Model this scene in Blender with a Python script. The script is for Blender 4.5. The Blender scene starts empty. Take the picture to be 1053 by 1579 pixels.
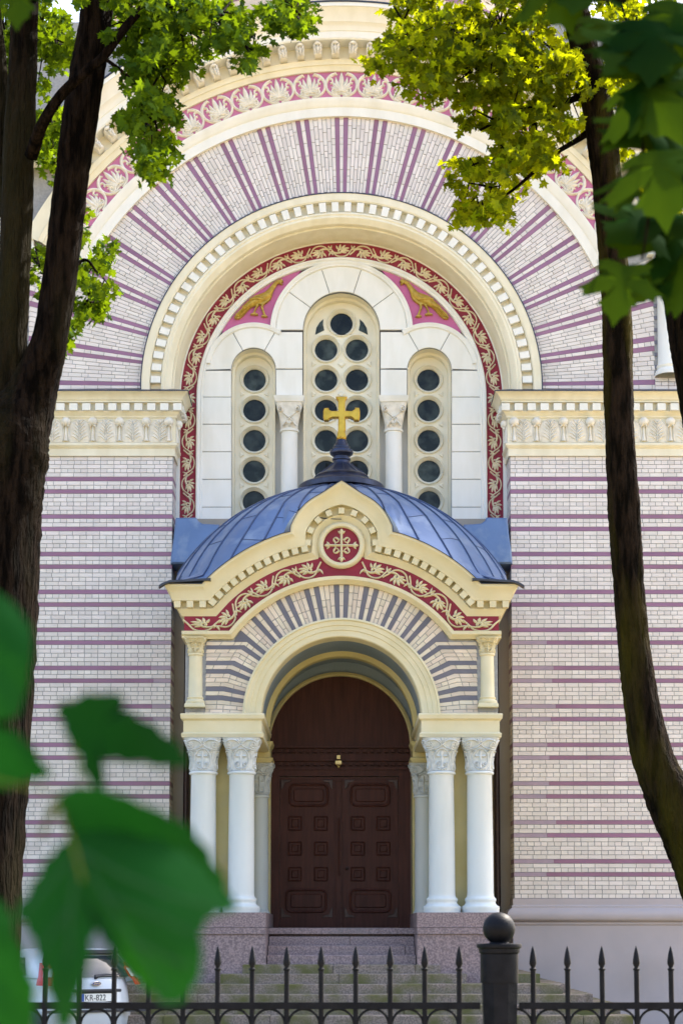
import bpy, math, random
import numpy as np
from math import sin, cos, tan, pi, radians, sqrt, atan2, hypot
from mathutils import Vector, Matrix

random.seed(7)
rng = np.random.default_rng(7)
SC = bpy.context.scene
COL = SC.collection

# ------------------------------------------------------------------ camera
F_PX = 2550.0                      # focal length in photograph pixels (1053 wide)
PITCH = radians(5.6)
CAM = (0.0, -30.0, 1.7)
HOR = 1440.0                       # row of the horizon
PPX, PPY = 526.5, HOR - F_PX * tan(PITCH)
cd = bpy.data.cameras.new('camera')
cam = bpy.data.objects.new('camera', cd)
COL.objects.link(cam)
cam.location = CAM
cam.rotation_euler = (pi / 2 + PITCH, 0, 0)
cd.sensor_fit = 'HORIZONTAL'
cd.sensor_width = 36.0
cd.lens = F_PX / 1053.0 * 36.0
cd.shift_y = (PPY - 789.5) / 1053.0
cd.clip_start = 0.1
cd.clip_end = 2000
cd.dof.use_dof = True
cd.dof.focus_distance = 26.0
cd.dof.aperture_fstop = 6.8
SC.camera = cam

# ------------------------------------------------------------------ light
SUN_DIR = Vector((0.58, 0.50, 0.80)).normalized()   # towards the sun
el = math.asin(SUN_DIR.z)
azm = atan2(SUN_DIR.x, SUN_DIR.y)
w = bpy.data.worlds.new('World')
SC.world = w
w.use_nodes = True
nt = w.node_tree
nt.nodes.clear()
sky = nt.nodes.new('ShaderNodeTexSky')
sky.sky_type = 'NISHITA'
sky.sun_disc = False
sky.sun_elevation = el
sky.sun_rotation = azm
sky.air_density = 1.0
sky.dust_density = 4.0
sky.ozone_density = 0.7
bg = nt.nodes.new('ShaderNodeBackground')
bg.inputs['Strength'].default_value = 0.15
wo = nt.nodes.new('ShaderNodeOutputWorld')
nt.links.new(sky.outputs[0], bg.inputs[0])
nt.links.new(bg.outputs[0], wo.inputs[0])
sl = bpy.data.lights.new('sun', 'SUN')
sl.energy = 3.0
sl.angle = radians(0.5)
sl.color = (1.0, 0.93, 0.82)
so = bpy.data.objects.new('sun', sl)
COL.objects.link(so)
so.rotation_euler = (-SUN_DIR).to_track_quat('-Z', 'Y').to_euler()
SC.view_settings.view_transform = 'Standard'
SC.view_settings.look = 'None'
SC.view_settings.gamma = 1.0
SC.view_settings.exposure = 2.05
SC.cycles.max_bounces = 6
SC.cycles.diffuse_bounces = 3
SC.cycles.glossy_bounces = 2
SC.cycles.transmission_bounces = 3
SC.cycles.transparent_max_bounces = 4
SC.cycles.use_denoising = True


# ------------------------------------------------------------------ measuring helpers
def at(px, py, Y):
    """point of the plane y = Y seen at photograph pixel (px, py)"""
    dx = (px - PPX) / F_PX
    dy = (PPY - py) / F_PX
    d = (dx, cos(PITCH) - dy * sin(PITCH), sin(PITCH) + dy * cos(PITCH))
    t = (Y - CAM[1]) / d[1]
    return Vector((CAM[0] + d[0] * t, Y, CAM[2] + d[2] * t))


def zz(py, Y=0.0):
    return at(PPX, py, Y).z


def xx(px, py=1000, Y=0.0):
    return at(px, py, Y).x


def sc(py=700, Y=0.0):
    """metres per pixel"""
    return at(PPX + 1, py, Y).x


# ------------------------------------------------------------------ materials
MATS = {}


def mat(name, c1, c2=None, rough=0.6, scale=6.0, bump=0.0, bscale=40.0, bdist=.02, rnd=0.0, metal=0.0,
        stretch=(1, 1, 1), spec=0.5, detail=5.0, lo=0.35, hi=0.65, c3=None, c3scale=1.0, c3lo=.55, c3hi=.75, coat=0.0):
    m = bpy.data.materials.new(name)
    m.use_nodes = True
    n = m.node_tree.nodes
    l = m.node_tree.links
    p = n['Principled BSDF']
    p.inputs['Roughness'].default_value = rough
    p.inputs['Metallic'].default_value = metal
    p.inputs['Specular IOR Level'].default_value = spec
    if coat:
        p.inputs['Coat Weight'].default_value = coat
        p.inputs['Coat Roughness'].default_value = 0.15
    c2 = c2 or tuple(x * 0.85 for x in c1)
    tc = n.new('ShaderNodeTexCoord')
    geo = n.new('ShaderNodeNewGeometry')
    mp = n.new('ShaderNodeMapping')
    mp.inputs['Scale'].default_value = stretch
    l.new(geo.outputs['Position'], mp.inputs['Vector'])
    no = n.new('ShaderNodeTexNoise')
    no.inputs['Scale'].default_value = scale
    no.inputs['Detail'].default_value = detail
    l.new(mp.outputs[0], no.inputs['Vector'])
    mr = n.new('ShaderNodeMapRange')
    mr.inputs['From Min'].default_value = lo
    mr.inputs['From Max'].default_value = hi
    l.new(no.outputs['Fac'], mr.inputs['Value'])
    mx = n.new('ShaderNodeMix')
    mx.data_type = 'RGBA'
    mx.inputs['A'].default_value = (*c1, 1)
    mx.inputs['B'].default_value = (*c2, 1)
    l.new(mr.outputs[0], mx.inputs['Factor'])
    out = mx.outputs['Result']
    if c3:
        n3 = n.new('ShaderNodeTexNoise')
        n3.inputs['Scale'].default_value = c3scale
        n3.inputs['Detail'].default_value = 6
        l.new(mp.outputs[0], n3.inputs['Vector'])
        r3 = n.new('ShaderNodeMapRange')
        r3.inputs['From Min'].default_value = c3lo
        r3.inputs['From Max'].default_value = c3hi
        l.new(n3.outputs['Fac'], r3.inputs['Value'])
        x3 = n.new('ShaderNodeMix')
        x3.data_type = 'RGBA'
        l.new(r3.outputs[0], x3.inputs['Factor'])
        l.new(out, x3.inputs['A'])
        x3.inputs['B'].default_value = (*c3, 1)
        out = x3.outputs['Result']
    if rnd:
        oi = n.new('ShaderNodeObjectInfo')
        ad = n.new('ShaderNodeMath')
        ad.operation = 'ADD'
        l.new(geo.outputs['Random Per Island'], ad.inputs[0])
        l.new(oi.outputs['Random'], ad.inputs[1])
        fr = n.new('ShaderNodeMath')
        fr.operation = 'FRACT'
        l.new(ad.outputs[0], fr.inputs[0])
        m2 = n.new('ShaderNodeMapRange')
        m2.inputs['To Min'].default_value = 1 - rnd
        m2.inputs['To Max'].default_value = 1 + rnd * 0.6
        l.new(fr.outputs[0], m2.inputs['Value'])
        hs = n.new('ShaderNodeHueSaturation')
        l.new(out, hs.inputs['Color'])
        l.new(m2.outputs[0], hs.inputs['Value'])
        # a little hue scatter too
        m3 = n.new('ShaderNodeMapRange')
        m3.inputs['To Min'].default_value = 0.487
        m3.inputs['To Max'].default_value = 0.513
        mul = n.new('ShaderNodeMath')
        mul.operation = 'MULTIPLY'
        mul.inputs[1].default_value = 7.31
        l.new(fr.outputs[0], mul.inputs[0])
        f2 = n.new('ShaderNodeMath')
        f2.operation = 'FRACT'
        l.new(mul.outputs[0], f2.inputs[0])
        l.new(f2.outputs[0], m3.inputs['Value'])
        l.new(m3.outputs[0], hs.inputs['Hue'])
        out = hs.outputs['Color']
    l.new(out, p.inputs['Base Color'])
    if bump:
        bn = n.new('ShaderNodeTexNoise')
        bn.inputs['Scale'].default_value = bscale
        bn.inputs['Detail'].default_value = 6
        l.new(mp.outputs[0], bn.inputs['Vector'])
        bu = n.new('ShaderNodeBump')
        bu.inputs['Strength'].default_value = bump
        bu.inputs['Distance'].default_value = bdist
        l.new(bn.outputs['Fac'], bu.inputs['Height'])
        l.new(bu.outputs[0], p.inputs['Normal'])
    MATS[name] = m
    return m


M_white = mat('white_stucco', (.80, .785, .73), (.76, .745, .68), .75, 2.5, .08, 60, stretch=(2.2, 2.2, .7), c3=(.66, .635, .55), c3scale=1.0, c3lo=.52, c3hi=.82)
M_cream = mat('cream_stucco', (.78, .725, .565), (.72, .66, .49), .75, 2.5, .08, 60, stretch=(2, 2, .7), c3=(.64, .58, .42), c3scale=1.0, c3lo=.52, c3hi=.82)
M_wplate = mat('window_plate_stucco', (.79, .75, .61), (.74, .69, .54), .75, 2.5, .08, 60)
M_yellow = mat('yellow_stucco', (.66, .56, .27), (.58, .48, .21), .75, 1.6, .08, 60, c3=(.55, .49, .30), c3scale=1.1)
M_pcream = mat('porch_cream_stucco', (.70, .625, .425), (.65, .57, .355), .75, 2.0, .08, 60, c3=(.58, .53, .36), c3scale=1.4)
M_col = mat('white_column_paint', (.68, .70, .69), (.61, .65, .65), .65, 1.5, .05, 30, stretch=(2, 2, .4), c3=(.54, .56, .55), c3scale=1.3, c3lo=.5, c3hi=.8)
M_cap = mat('pale_grey_carving', (.66, .68, .68), (.52, .55, .56), .75, 14, .1, 80)
M_brick = mat('glazed_brick', (.725, .665, .625), (.67, .61, .565), .3, 3.0, .06, 70, rnd=.11, c3=(.64, .575, .51), c3scale=.45, c3lo=.5, c3hi=.85)
M_brickp = mat('cream_brick', (.70, .60, .48), (.64, .53, .41), .35, 3.0, .06, 70, rnd=.15)
M_mortar = mat('mortar', (.33, .335, .34), (.27, .27, .275), .9, 20, .2, 90)
M_stripe = mat('purple_brick', (.285, .135, .225), (.235, .105, .175), .35, 1.2, .05, 60, rnd=.06)
M_pale = mat('faded_purple_brick', (.36, .27, .33), (.31, .23, .29), .4, 3.0, .05, 60)
M_slate = mat('slate_grey_brick', (.15, .14, .17), (.12, .115, .145), .35, 3.0, .05, 60, rnd=.08)
M_red = mat('crimson_paint', (.26, .012, .035), (.20, .010, .028), .7, 3.0, .05, 50)
M_pink = mat('magenta_paint', (.52, .13, .29), (.45, .11, .25), .7, 3.0, .05, 50)
M_rose = mat('rose_paint', (.52, .17, .32), (.45, .14, .27), .75, 3.0, .05, 50)
M_leafc = mat('carved_cream', (.74, .66, .48), (.60, .52, .34), .75, 10, .1, 60)
M_leafw = mat('carved_white', (.80, .76, .68), (.66, .62, .53), .75, 9, .1, 60)
M_gold = mat('gold_leaf', (.62, .38, .05), (.48, .28, .03), .32, 8, .1, 50, metal=.75)
M_goldp = mat('gold_paint', (.50, .33, .05), (.36, .22, .025), .45, 14, .15, 50, metal=.35)
M_roof = mat('blue_sheet_roof', (.125, .20, .37), (.085, .145, .285), .38, 1.3, .15, 7, metal=.25, c3=(.20, .27, .40), c3scale=2.6, c3lo=.5, c3hi=.68, detail=8)
M_seam = mat('roof_seam', (.06, .09, .18), (.045, .07, .14), .4, 6, metal=.3)
M_dark = mat('dark_flashing', (.035, .04, .06), (.05, .055, .075), .4, 6, metal=.3)
M_fin = mat('dark_finial_metal', (.035, .045, .09), (.02, .025, .05), .32, 6, .1, 30, metal=.5)
M_vault = mat('blue_grey_plaster', (.27, .33, .40), (.22, .28, .35), .8, 1.5, .05, 40)
M_door = mat('dark_oak_door', (.075, .024, .017), (.050, .015, .011), .5, 3, .15, 40, spec=.2, stretch=(6, 6, .6))
M_iron2 = mat('dark_bronze', (.055, .030, .026), (.035, .018, .016), .4, 20, .1, 60, metal=.4)
M_glass = mat('glass_painted_reflections', (.006, .009, .007), (.055, .070, .062), .08, 4.5, .0, spec=.22, rnd=.6, lo=.42, hi=.72)  # noise mottling paints reflected trees into the pane colour
M_granite = mat('red_granite', (.32, .235, .235), (.18, .13, .135), .65, 38, .15, 120, detail=9, lo=.42, hi=.58, c3=(.20, .165, .165), c3scale=.9)
M_step = mat('mossy_granite_step', (.28, .215, .18), (.15, .12, .10), .8, 40, .2, 120, detail=9, lo=.42, hi=.58,
             c3=(.11, .105, .03), c3scale=2.6, c3lo=.40, c3hi=.66)
M_base = mat('lavender_plaster', (.45, .40, .41), (.40, .36, .37), .8, .9, .06, 50, c3=(.37, .33, .33), c3scale=.6)
M_beige = mat('beige_plaster', (.40, .35, .29), (.34, .29, .23), .8, 1.2, .06, 50)
M_iron = mat('black_iron', (.004, .005, .008), (.008, .009, .013), .5, 12, .12, 60, metal=.0, spec=.10)
M_ground = mat('pavement', (.42, .31, .155), (.33, .24, .115), .9, 1.5, .2, 30)
M_grass = mat('grass', (.06, .10, .02), (.03, .06, .012), .9, 5, .5, 60)
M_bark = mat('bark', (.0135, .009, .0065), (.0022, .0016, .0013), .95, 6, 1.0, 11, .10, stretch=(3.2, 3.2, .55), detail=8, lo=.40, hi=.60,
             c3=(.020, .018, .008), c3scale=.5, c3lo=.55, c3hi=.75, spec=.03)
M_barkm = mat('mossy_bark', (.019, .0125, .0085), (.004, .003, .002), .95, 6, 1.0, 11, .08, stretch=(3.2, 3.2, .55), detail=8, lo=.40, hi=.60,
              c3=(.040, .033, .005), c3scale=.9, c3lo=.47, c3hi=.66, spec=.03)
M_sunwall = mat('dome_drum_plaster', (.68, .58, .46), (.6, .5, .4), .7, 2)
M_turret = mat('turret_plaster', (.58, .47, .40), (.5, .41, .36), .7, 2)
M_carw = mat('white_car_paint', (.50, .54, .58), (.47, .51, .55), .25, 3, coat=.6)
M_carg = mat('car_glass', (.02, .03, .035), (.03, .04, .045), .05, 3, spec=.8)
M_carb = mat('black_plastic', (.02, .022, .03), (.03, .03, .04), .5, 9)
M_tail = mat('red_tail_lamp', (.50, .015, .02), (.40, .01, .015), .15, 5, coat=.5)
M_lamp = mat('clear_lamp', (.75, .72, .74), (.6, .58, .6), .12, 9, coat=.5)
M_plate = mat('plate_white', (.80, .80, .78), (.76, .76, .74), .4, 9)
M_eu = mat('plate_blue', (.02, .08, .42), (.02, .07, .36), .4, 9)
M_badge = mat('badge_blue', (.015, .04, .20), (.015, .035, .17), .2, 9)
M_chrome = mat('chrome', (.7, .7, .72), (.6, .6, .62), .12, 9, metal=1)
M_ink = mat('plate_ink', (.015, .015, .02), (.015, .015, .02), .5, 9)
M_brass = mat('brass', (.62, .46, .20), (.5, .36, .14), .3, 12, metal=.6)


def leaf_mat(name, c1, c2, trans, tcol, rough=.35, gloss=.08):
    m = bpy.data.materials.new(name)
    m.use_nodes = True
    n = m.node_tree.nodes
    l = m.node_tree.links
    n.clear()
    out = n.new('ShaderNodeOutputMaterial')
    geo = n.new('ShaderNodeNewGeometry')
    oi = n.new('ShaderNodeObjectInfo')
    ad = n.new('ShaderNodeMath')
    ad.operation = 'ADD'
    l.new(geo.outputs['Random Per Island'], ad.inputs[0])
    l.new(oi.outputs['Random'], ad.inputs[1])
    fr = n.new('ShaderNodeMath')
    fr.operation = 'FRACT'
    l.new(ad.outputs[0], fr.inputs[0])
    mx = n.new('ShaderNodeMix')
    mx.data_type = 'RGBA'
    l.new(fr.outputs[0], mx.inputs['Factor'])
    mx.inputs['A'].default_value = (*c1, 1)
    mx.inputs['B'].default_value = (*c2, 1)
    no = n.new('ShaderNodeTexNoise')
    no.inputs['Scale'].default_value = 14
    l.new(geo.outputs['Position'], no.inputs['Vector'])
    hs = n.new('ShaderNodeHueSaturation')
    mr = n.new('ShaderNodeMapRange')
    mr.inputs['To Min'].default_value = .7
    mr.inputs['To Max'].default_value = 1.3
    l.new(no.outputs['Fac'], mr.inputs['Value'])
    l.new(mr.outputs[0], hs.inputs['Value'])
    l.new(mx.outputs['Result'], hs.inputs['Color'])
    df = n.new('ShaderNodeBsdfDiffuse')
    l.new(hs.outputs[0], df.inputs[0])
    tr = n.new('ShaderNodeBsdfTranslucent')
    th = n.new('ShaderNodeHueSaturation')       # random per-leaf translucence puts sunny and shaded spots into the leaf colour
    th.inputs['Color'].default_value = (*tcol, 1)
    tm = n.new('ShaderNodeMath')
    tm.operation = 'MULTIPLY'
    tm.inputs[1].default_value = 5.77
    tf = n.new('ShaderNodeMath')
    tf.operation = 'FRACT'
    tv = n.new('ShaderNodeMapRange')
    tv.inputs['To Min'].default_value = .35
    tv.inputs['To Max'].default_value = 1.25
    l.new(fr.outputs[0], tm.inputs[0])
    l.new(tm.outputs[0], tf.inputs[0])
    l.new(tf.outputs[0], tv.inputs['Value'])
    l.new(tv.outputs[0], th.inputs['Value'])
    l.new(th.outputs[0], tr.inputs[0])
    ms = n.new('ShaderNodeMixShader')
    ms.inputs[0].default_value = trans
    l.new(df.outputs[0], ms.inputs[1])
    l.new(tr.outputs[0], ms.inputs[2])
    gl = n.new('ShaderNodeBsdfGlossy')
    gl.inputs['Roughness'].default_value = rough
    gl.inputs['Color'].default_value = (.75, 1, .8, 1)
    m2 = n.new('ShaderNodeMixShader')
    m2.inputs[0].default_value = gloss
    l.new(ms.outputs[0], m2.inputs[1])
    l.new(gl.outputs[0], m2.inputs[2])
    l.new(m2.outputs[0], out.inputs[0])
    return m


M_leaf = leaf_mat('maple_leaf', (.012, .042, .002), (.032, .078, .003), .50, (.15, .225, .003), .6, .006)
M_leafr = leaf_mat('shadow_toned_maple_leaf', (.009, .030, .0015), (.022, .056, .002), .60, (.46, .50, .003), .6, .005)  # crown shadow put into a darker colour, sunny spots into brighter translucence
M_leafdk = leaf_mat('shade_coloured_maple_leaf', (.002, .018, .0015), (.005, .028, .002), .45, (.03, .055, .001), .6, .003)  # darker copy of the maple leaf, shade put into its colour
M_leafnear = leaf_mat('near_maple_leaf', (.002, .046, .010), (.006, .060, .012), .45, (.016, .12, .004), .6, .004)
M_leafnear2 = leaf_mat('near_maple_leaf_shade_coloured', (.001, .024, .007), (.002, .030, .008), .30, (.005, .050, .003), .6, .004)  # near leaf darkened: shade on blades turned away is in the colour
M_stalkleaf = leaf_mat('young_yellow_leaf', (.05, .06, .006), (.06, .07, .008), .35, (.10, .12, .006), .5, .012)
M_vein = mat('leaf_vein', (.014, .062, .022), (.012, .052, .018), .7, 20, spec=.1)
M_petiole = mat('leaf_stalk', (.08, .11, .012), (.06, .085, .01), .6, 20, spec=.1)


# ------------------------------------------------------------------ mesh builder
class MB:
    def __init__(s):
        s.v = []
        s.f = []

    def add(s, vs, fs):
        o = len(s.v)
        s.v.extend([tuple(p) for p in vs])
        s.f.extend([tuple(i + o for i in f) for f in fs])

    def box(s, x0, x1, y0, y1, z0, z1, back=True):
        vs = [(x0, y0, z0), (x1, y0, z0), (x1, y0, z1), (x0, y0, z1), (x0, y1, z0), (x1, y1, z0), (x1, y1, z1), (x0, y1, z1)]
        fs = [(0, 1, 2, 3), (1, 5, 6, 2), (3, 2, 6, 7), (4, 0, 3, 7), (4, 5, 1, 0)]
        if back:
            fs.append((5, 4, 7, 6))
        s.add(vs, fs)

    def prism(s, poly, y0, y1, bev=0.0, inset=None, back=False):
        """polygon of (x, z), front at y0, running back to y1, chamfered front edge"""
        n = len(poly)
        area = sum(poly[i][0] * poly[(i + 1) % n][1] - poly[(i + 1) % n][0] * poly[i][1] for i in range(n))
        if area < 0:
            poly = poly[::-1]
        inset = bev if inset is None else inset
        if bev > 0:
            fr = offset(poly, inset)
            vs = [(x, y0, z) for x, z in fr] + [(x, y0 + bev, z) for x, z in poly] + [(x, y1, z) for x, z in poly]
            fs = [tuple(range(n))]
            for k in (0, n):
                for i in range(n):
                    j = (i + 1) % n
                    fs.append((i + k, i + k + n, j + k + n, j + k))
            if back:
                fs.append(tuple(range(3 * n - 1, 2 * n - 1, -1)))
        else:
            vs = [(x, y0, z) for x, z in poly] + [(x, y1, z) for x, z in poly]
            fs = [tuple(range(n))]
            for i in range(n):
                j = (i + 1) % n
                fs.append((i, i + n, j + n, j))
            if back:
                fs.append(tuple(range(2 * n - 1, n - 1, -1)))
        s.add(vs, fs)

    def grid(s, rows, closed=False):
        o = len(s.v)
        m = len(rows[0])
        for r in rows:
            s.v.extend([tuple(p) for p in r])
        for i in range(len(rows) - 1):
            for j in range(m if closed else m - 1):
                k = (j + 1) % m
                s.f.append((o + i * m + j, o + i * m + k, o + (i + 1) * m + k, o + (i + 1) * m + j))

    def ring(s, prof, cx, cz, a0, a1, n):
        rows = []
        for i in range(n + 1):
            a = a0 + (a1 - a0) * i / n
            rows.append([(cx + r * cos(a), y, cz + r * sin(a)) for r, y in prof])
        s.grid(rows)

    def sweep_plan(s, prof, path):
        """profile of (outward offset, z) along a plan path of (x, y); outward is to the right of travel"""
        rows = []
        n = len(path)
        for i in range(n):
            d = []
            if i > 0:
                d.append(norm2(path[i][0] - path[i - 1][0], path[i][1] - path[i - 1][1]))
            if i < n - 1:
                d.append(norm2(path[i + 1][0] - path[i][0], path[i + 1][1] - path[i][1]))
            ns = [(b, -a) for a, b in d]
            if len(ns) == 1:
                nx, ny = ns[0]
            else:
                bx, by = ns[0][0] + ns[1][0], ns[0][1] + ns[1][1]
                k = 2 / (bx * bx + by * by)
                nx, ny = bx * k, by * k
            rows.append([(path[i][0] + nx * o, path[i][1] + ny * o, z) for o, z in prof])
        s.grid(rows)

    def sweep_xz(s, prof, path, ends=None):
        """profile of (d, y) along a path in the facade plane; d is to the left of travel"""
        rows = []
        n = len(path)
        for i in range(n):
            d = []
            if i > 0:
                d.append(norm2(path[i][0] - path[i - 1][0], path[i][1] - path[i - 1][1]))
            if i < n - 1:
                d.append(norm2(path[i + 1][0] - path[i][0], path[i + 1][1] - path[i][1]))
            ns = [(-b, a) for a, b in d]
            if len(ns) == 1:
                nx, ny = ns[0]
            else:
                bx, by = ns[0][0] + ns[1][0], ns[0][1] + ns[1][1]
                k = 2 / max(bx * bx + by * by, .3)
                nx, ny = bx * k, by * k
            rows.append([(path[i][0] + nx * o, y, path[i][1] + ny * o) for o, y in prof])
        if ends:
            rows[0] = [(x + (y - ends), y, z) for x, y, z in rows[0]]
            rows[-1] = [(x - (y - ends), y, z) for x, y, z in rows[-1]]
        s.grid(rows)
        return rows

    def lathe(s, prof, cx, cy, n=32, a0=0.0, a1=2 * pi, sq=None):
        rows = []
        full = abs(a1 - a0 - 2 * pi) < 1e-6
        for r, z in prof:
            row = []
            for i in range(n if full else n + 1):
                a = a0 + (a1 - a0) * i / n
                row.append((cx + r * cos(a), cy + r * sin(a), z))
            rows.append(row)
        s.grid(rows, closed=full)
        if full:
            o = len(s.v)
            s.f.append(tuple(o - n + i for i in range(n)))

    def rects(s, x0, x1, y0, y1, levels, cap=True):
        """stack of rectangles: levels of (z, expand)"""
        rows = []
        for z, e in levels:
            rows.append([(x0 - e, y0 - e, z), (x1 + e, y0 - e, z), (x1 + e, y1 + e, z), (x0 - e, y1 + e, z)])
        o = len(s.v)
        s.grid(rows, closed=True)
        if cap:
            k = len(rows) * 4
            s.f.append((o + 3, o + 2, o + 1, o))
            s.f.append((o + k - 4, o + k - 3, o + k - 2, o + k - 1))

    def relief(s, pts, ws, y, h, fy=None):
        """half-round strip on the facade: pts of (x, z), half widths, base depth y, height h"""
        n = len(pts)
        rows = []
        for i in range(n):
            a = pts[max(i - 1, 0)]
            b = pts[min(i + 1, n - 1)]
            dx, dz = norm2(b[0] - a[0], b[1] - a[1])
            nx, nz = -dz, dx
            wd = ws[i] if hasattr(ws, '__len__') else ws
            hh = h * min(1.0, wd / (max(ws) if hasattr(ws, '__len__') else wd) * 1.3)
            row = []
            for u, k in ((-1, 0), (-.62, .75), (0, 1), (.62, .75), (1, 0)):
                x = pts[i][0] + nx * wd * u
                z = pts[i][1] + nz * wd * u
                yy = (y if fy is None else fy(x, z)) - hh * k + (.004 if k == 0 else 0)
                row.append((x, yy, z))
            rows.append(row)
        s.grid(rows)

    def tube(s, pts, rad, sides=6, cap=True):
        pts = [Vector(p) for p in pts]
        n = len(pts)
        rows = []
        up = Vector((0, 0, 1))
        t0 = (pts[1] - pts[0]).normalized()
        if abs(t0.dot(up)) > .9:
            up = Vector((0, 1, 0))
        u = t0.cross(up).normalized()
        for i in range(n):
            t = (pts[min(i + 1, n - 1)] - pts[max(i - 1, 0)]).normalized()
            u = (u - t * u.dot(t)).normalized()
            v = t.cross(u)
            r = rad[i] if hasattr(rad, '__len__') else rad
            rows.append([pts[i] + (u * cos(2 * pi * k / sides) + v * sin(2 * pi * k / sides)) * r for k in range(sides)])
        o = len(s.v)
        s.grid(rows, closed=True)
        if cap:
            s.f.append(tuple(o + i for i in range(sides))[::-1])
            k = o + (n - 1) * sides
            s.f.append(tuple(k + i for i in range(sides)))

    def mesh(s, name, m, smooth=False):
        me = bpy.data.meshes.new(name)
        me.from_pydata(s.v, [], s.f)
        me.materials.append(m)
        if smooth:
            me.polygons.foreach_set('use_smooth', [True] * len(me.polygons))
            if smooth != 'all':
                try:
                    me.set_sharp_from_angle(angle=radians(smooth if smooth is not True else 40))
                except Exception:
                    pass
        me.update()
        return me

    def obj(s, name, m, parent=None, smooth=False, **kw):
        return link(name, s.mesh(name, m, smooth), parent, **kw)


def norm2(a, b):
    k = hypot(a, b) or 1e-9
    return a / k, b / k


def offset(poly, d):
    n = len(poly)
    out = []
    for i in range(n):
        a, b, c = poly[i - 1], poly[i], poly[(i + 1) % n]
        d1 = norm2(b[0] - a[0], b[1] - a[1])
        d2 = norm2(c[0] - b[0], c[1] - b[1])
        n1 = (-d1[1], d1[0])
        n2 = (-d2[1], d2[0])
        bx, by = n1[0] + n2[0], n1[1] + n2[1]
        k = 2 / max(bx * bx + by * by, .6)
        out.append((b[0] + bx * k * d, b[1] + by * k * d))
    return out


def link(name, data, parent=None, loc=None, rot=None, scale=None, kind=None, label=None, cat=None, group=None):
    o = bpy.data.objects.new(name, data)
    COL.objects.link(o)
    if parent is not None:
        o.parent = parent
    if loc is not None:
        o.location = loc
    if rot is not None:
        o.rotation_euler = rot
    if scale is not None:
        o.scale = scale
    if kind:
        o['kind'] = kind
    if label:
        o['label'] = label
    if cat:
        o['category'] = cat
    if group:
        o['group'] = group
    return o


def thing(name, label, cat, group=None, loc=None, rot=None):
    return link(name, None, None, loc=loc, rot=rot, label=label, cat=cat, group=group)


def arc(cx, cz, r, a0, a1, n):
    return [(cx + r * cos(a0 + (a1 - a0) * i / n), cz + r * sin(a0 + (a1 - a0) * i / n)) for i in range(n + 1)]


def smooth_path(pts, k=6):
    """Catmull-Rom through points of any dimension"""
    P = [np.array(p, float) for p in pts]
    P = [2 * P[0] - P[1]] + P + [2 * P[-1] - P[-2]]
    out = []
    for i in range(1, len(P) - 2):
        for j in range(k):
            t = j / k
            a, b, c, d = P[i - 1:i + 3]
            out.append(.5 * ((2 * b) + (-a + c) * t + (2 * a - 5 * b + 4 * c - d) * t * t + (-a + 3 * b - 3 * c + d) * t ** 3))
    out.append(P[-2])
    return [tuple(p) for p in out]


# ================================================================== GROUND
g = MB()
g.grid([[(-400, -300, 0), (400, -300, 0)], [(-400, 400, 0), (400, 400, 0)]])
g.obj('ground', M_ground, kind='structure')
g = MB()
g.grid([[(-60, -20.6, .02), (60, -20.6, .02)], [(-60, -10.5, .02), (60, -10.5, .02)]])
g.obj('lawn', M_grass, kind='structure')

# ================================================================== CHURCH
church = thing('church', 'church front of striped cream brick with a great round arch and triple window', 'church')

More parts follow.
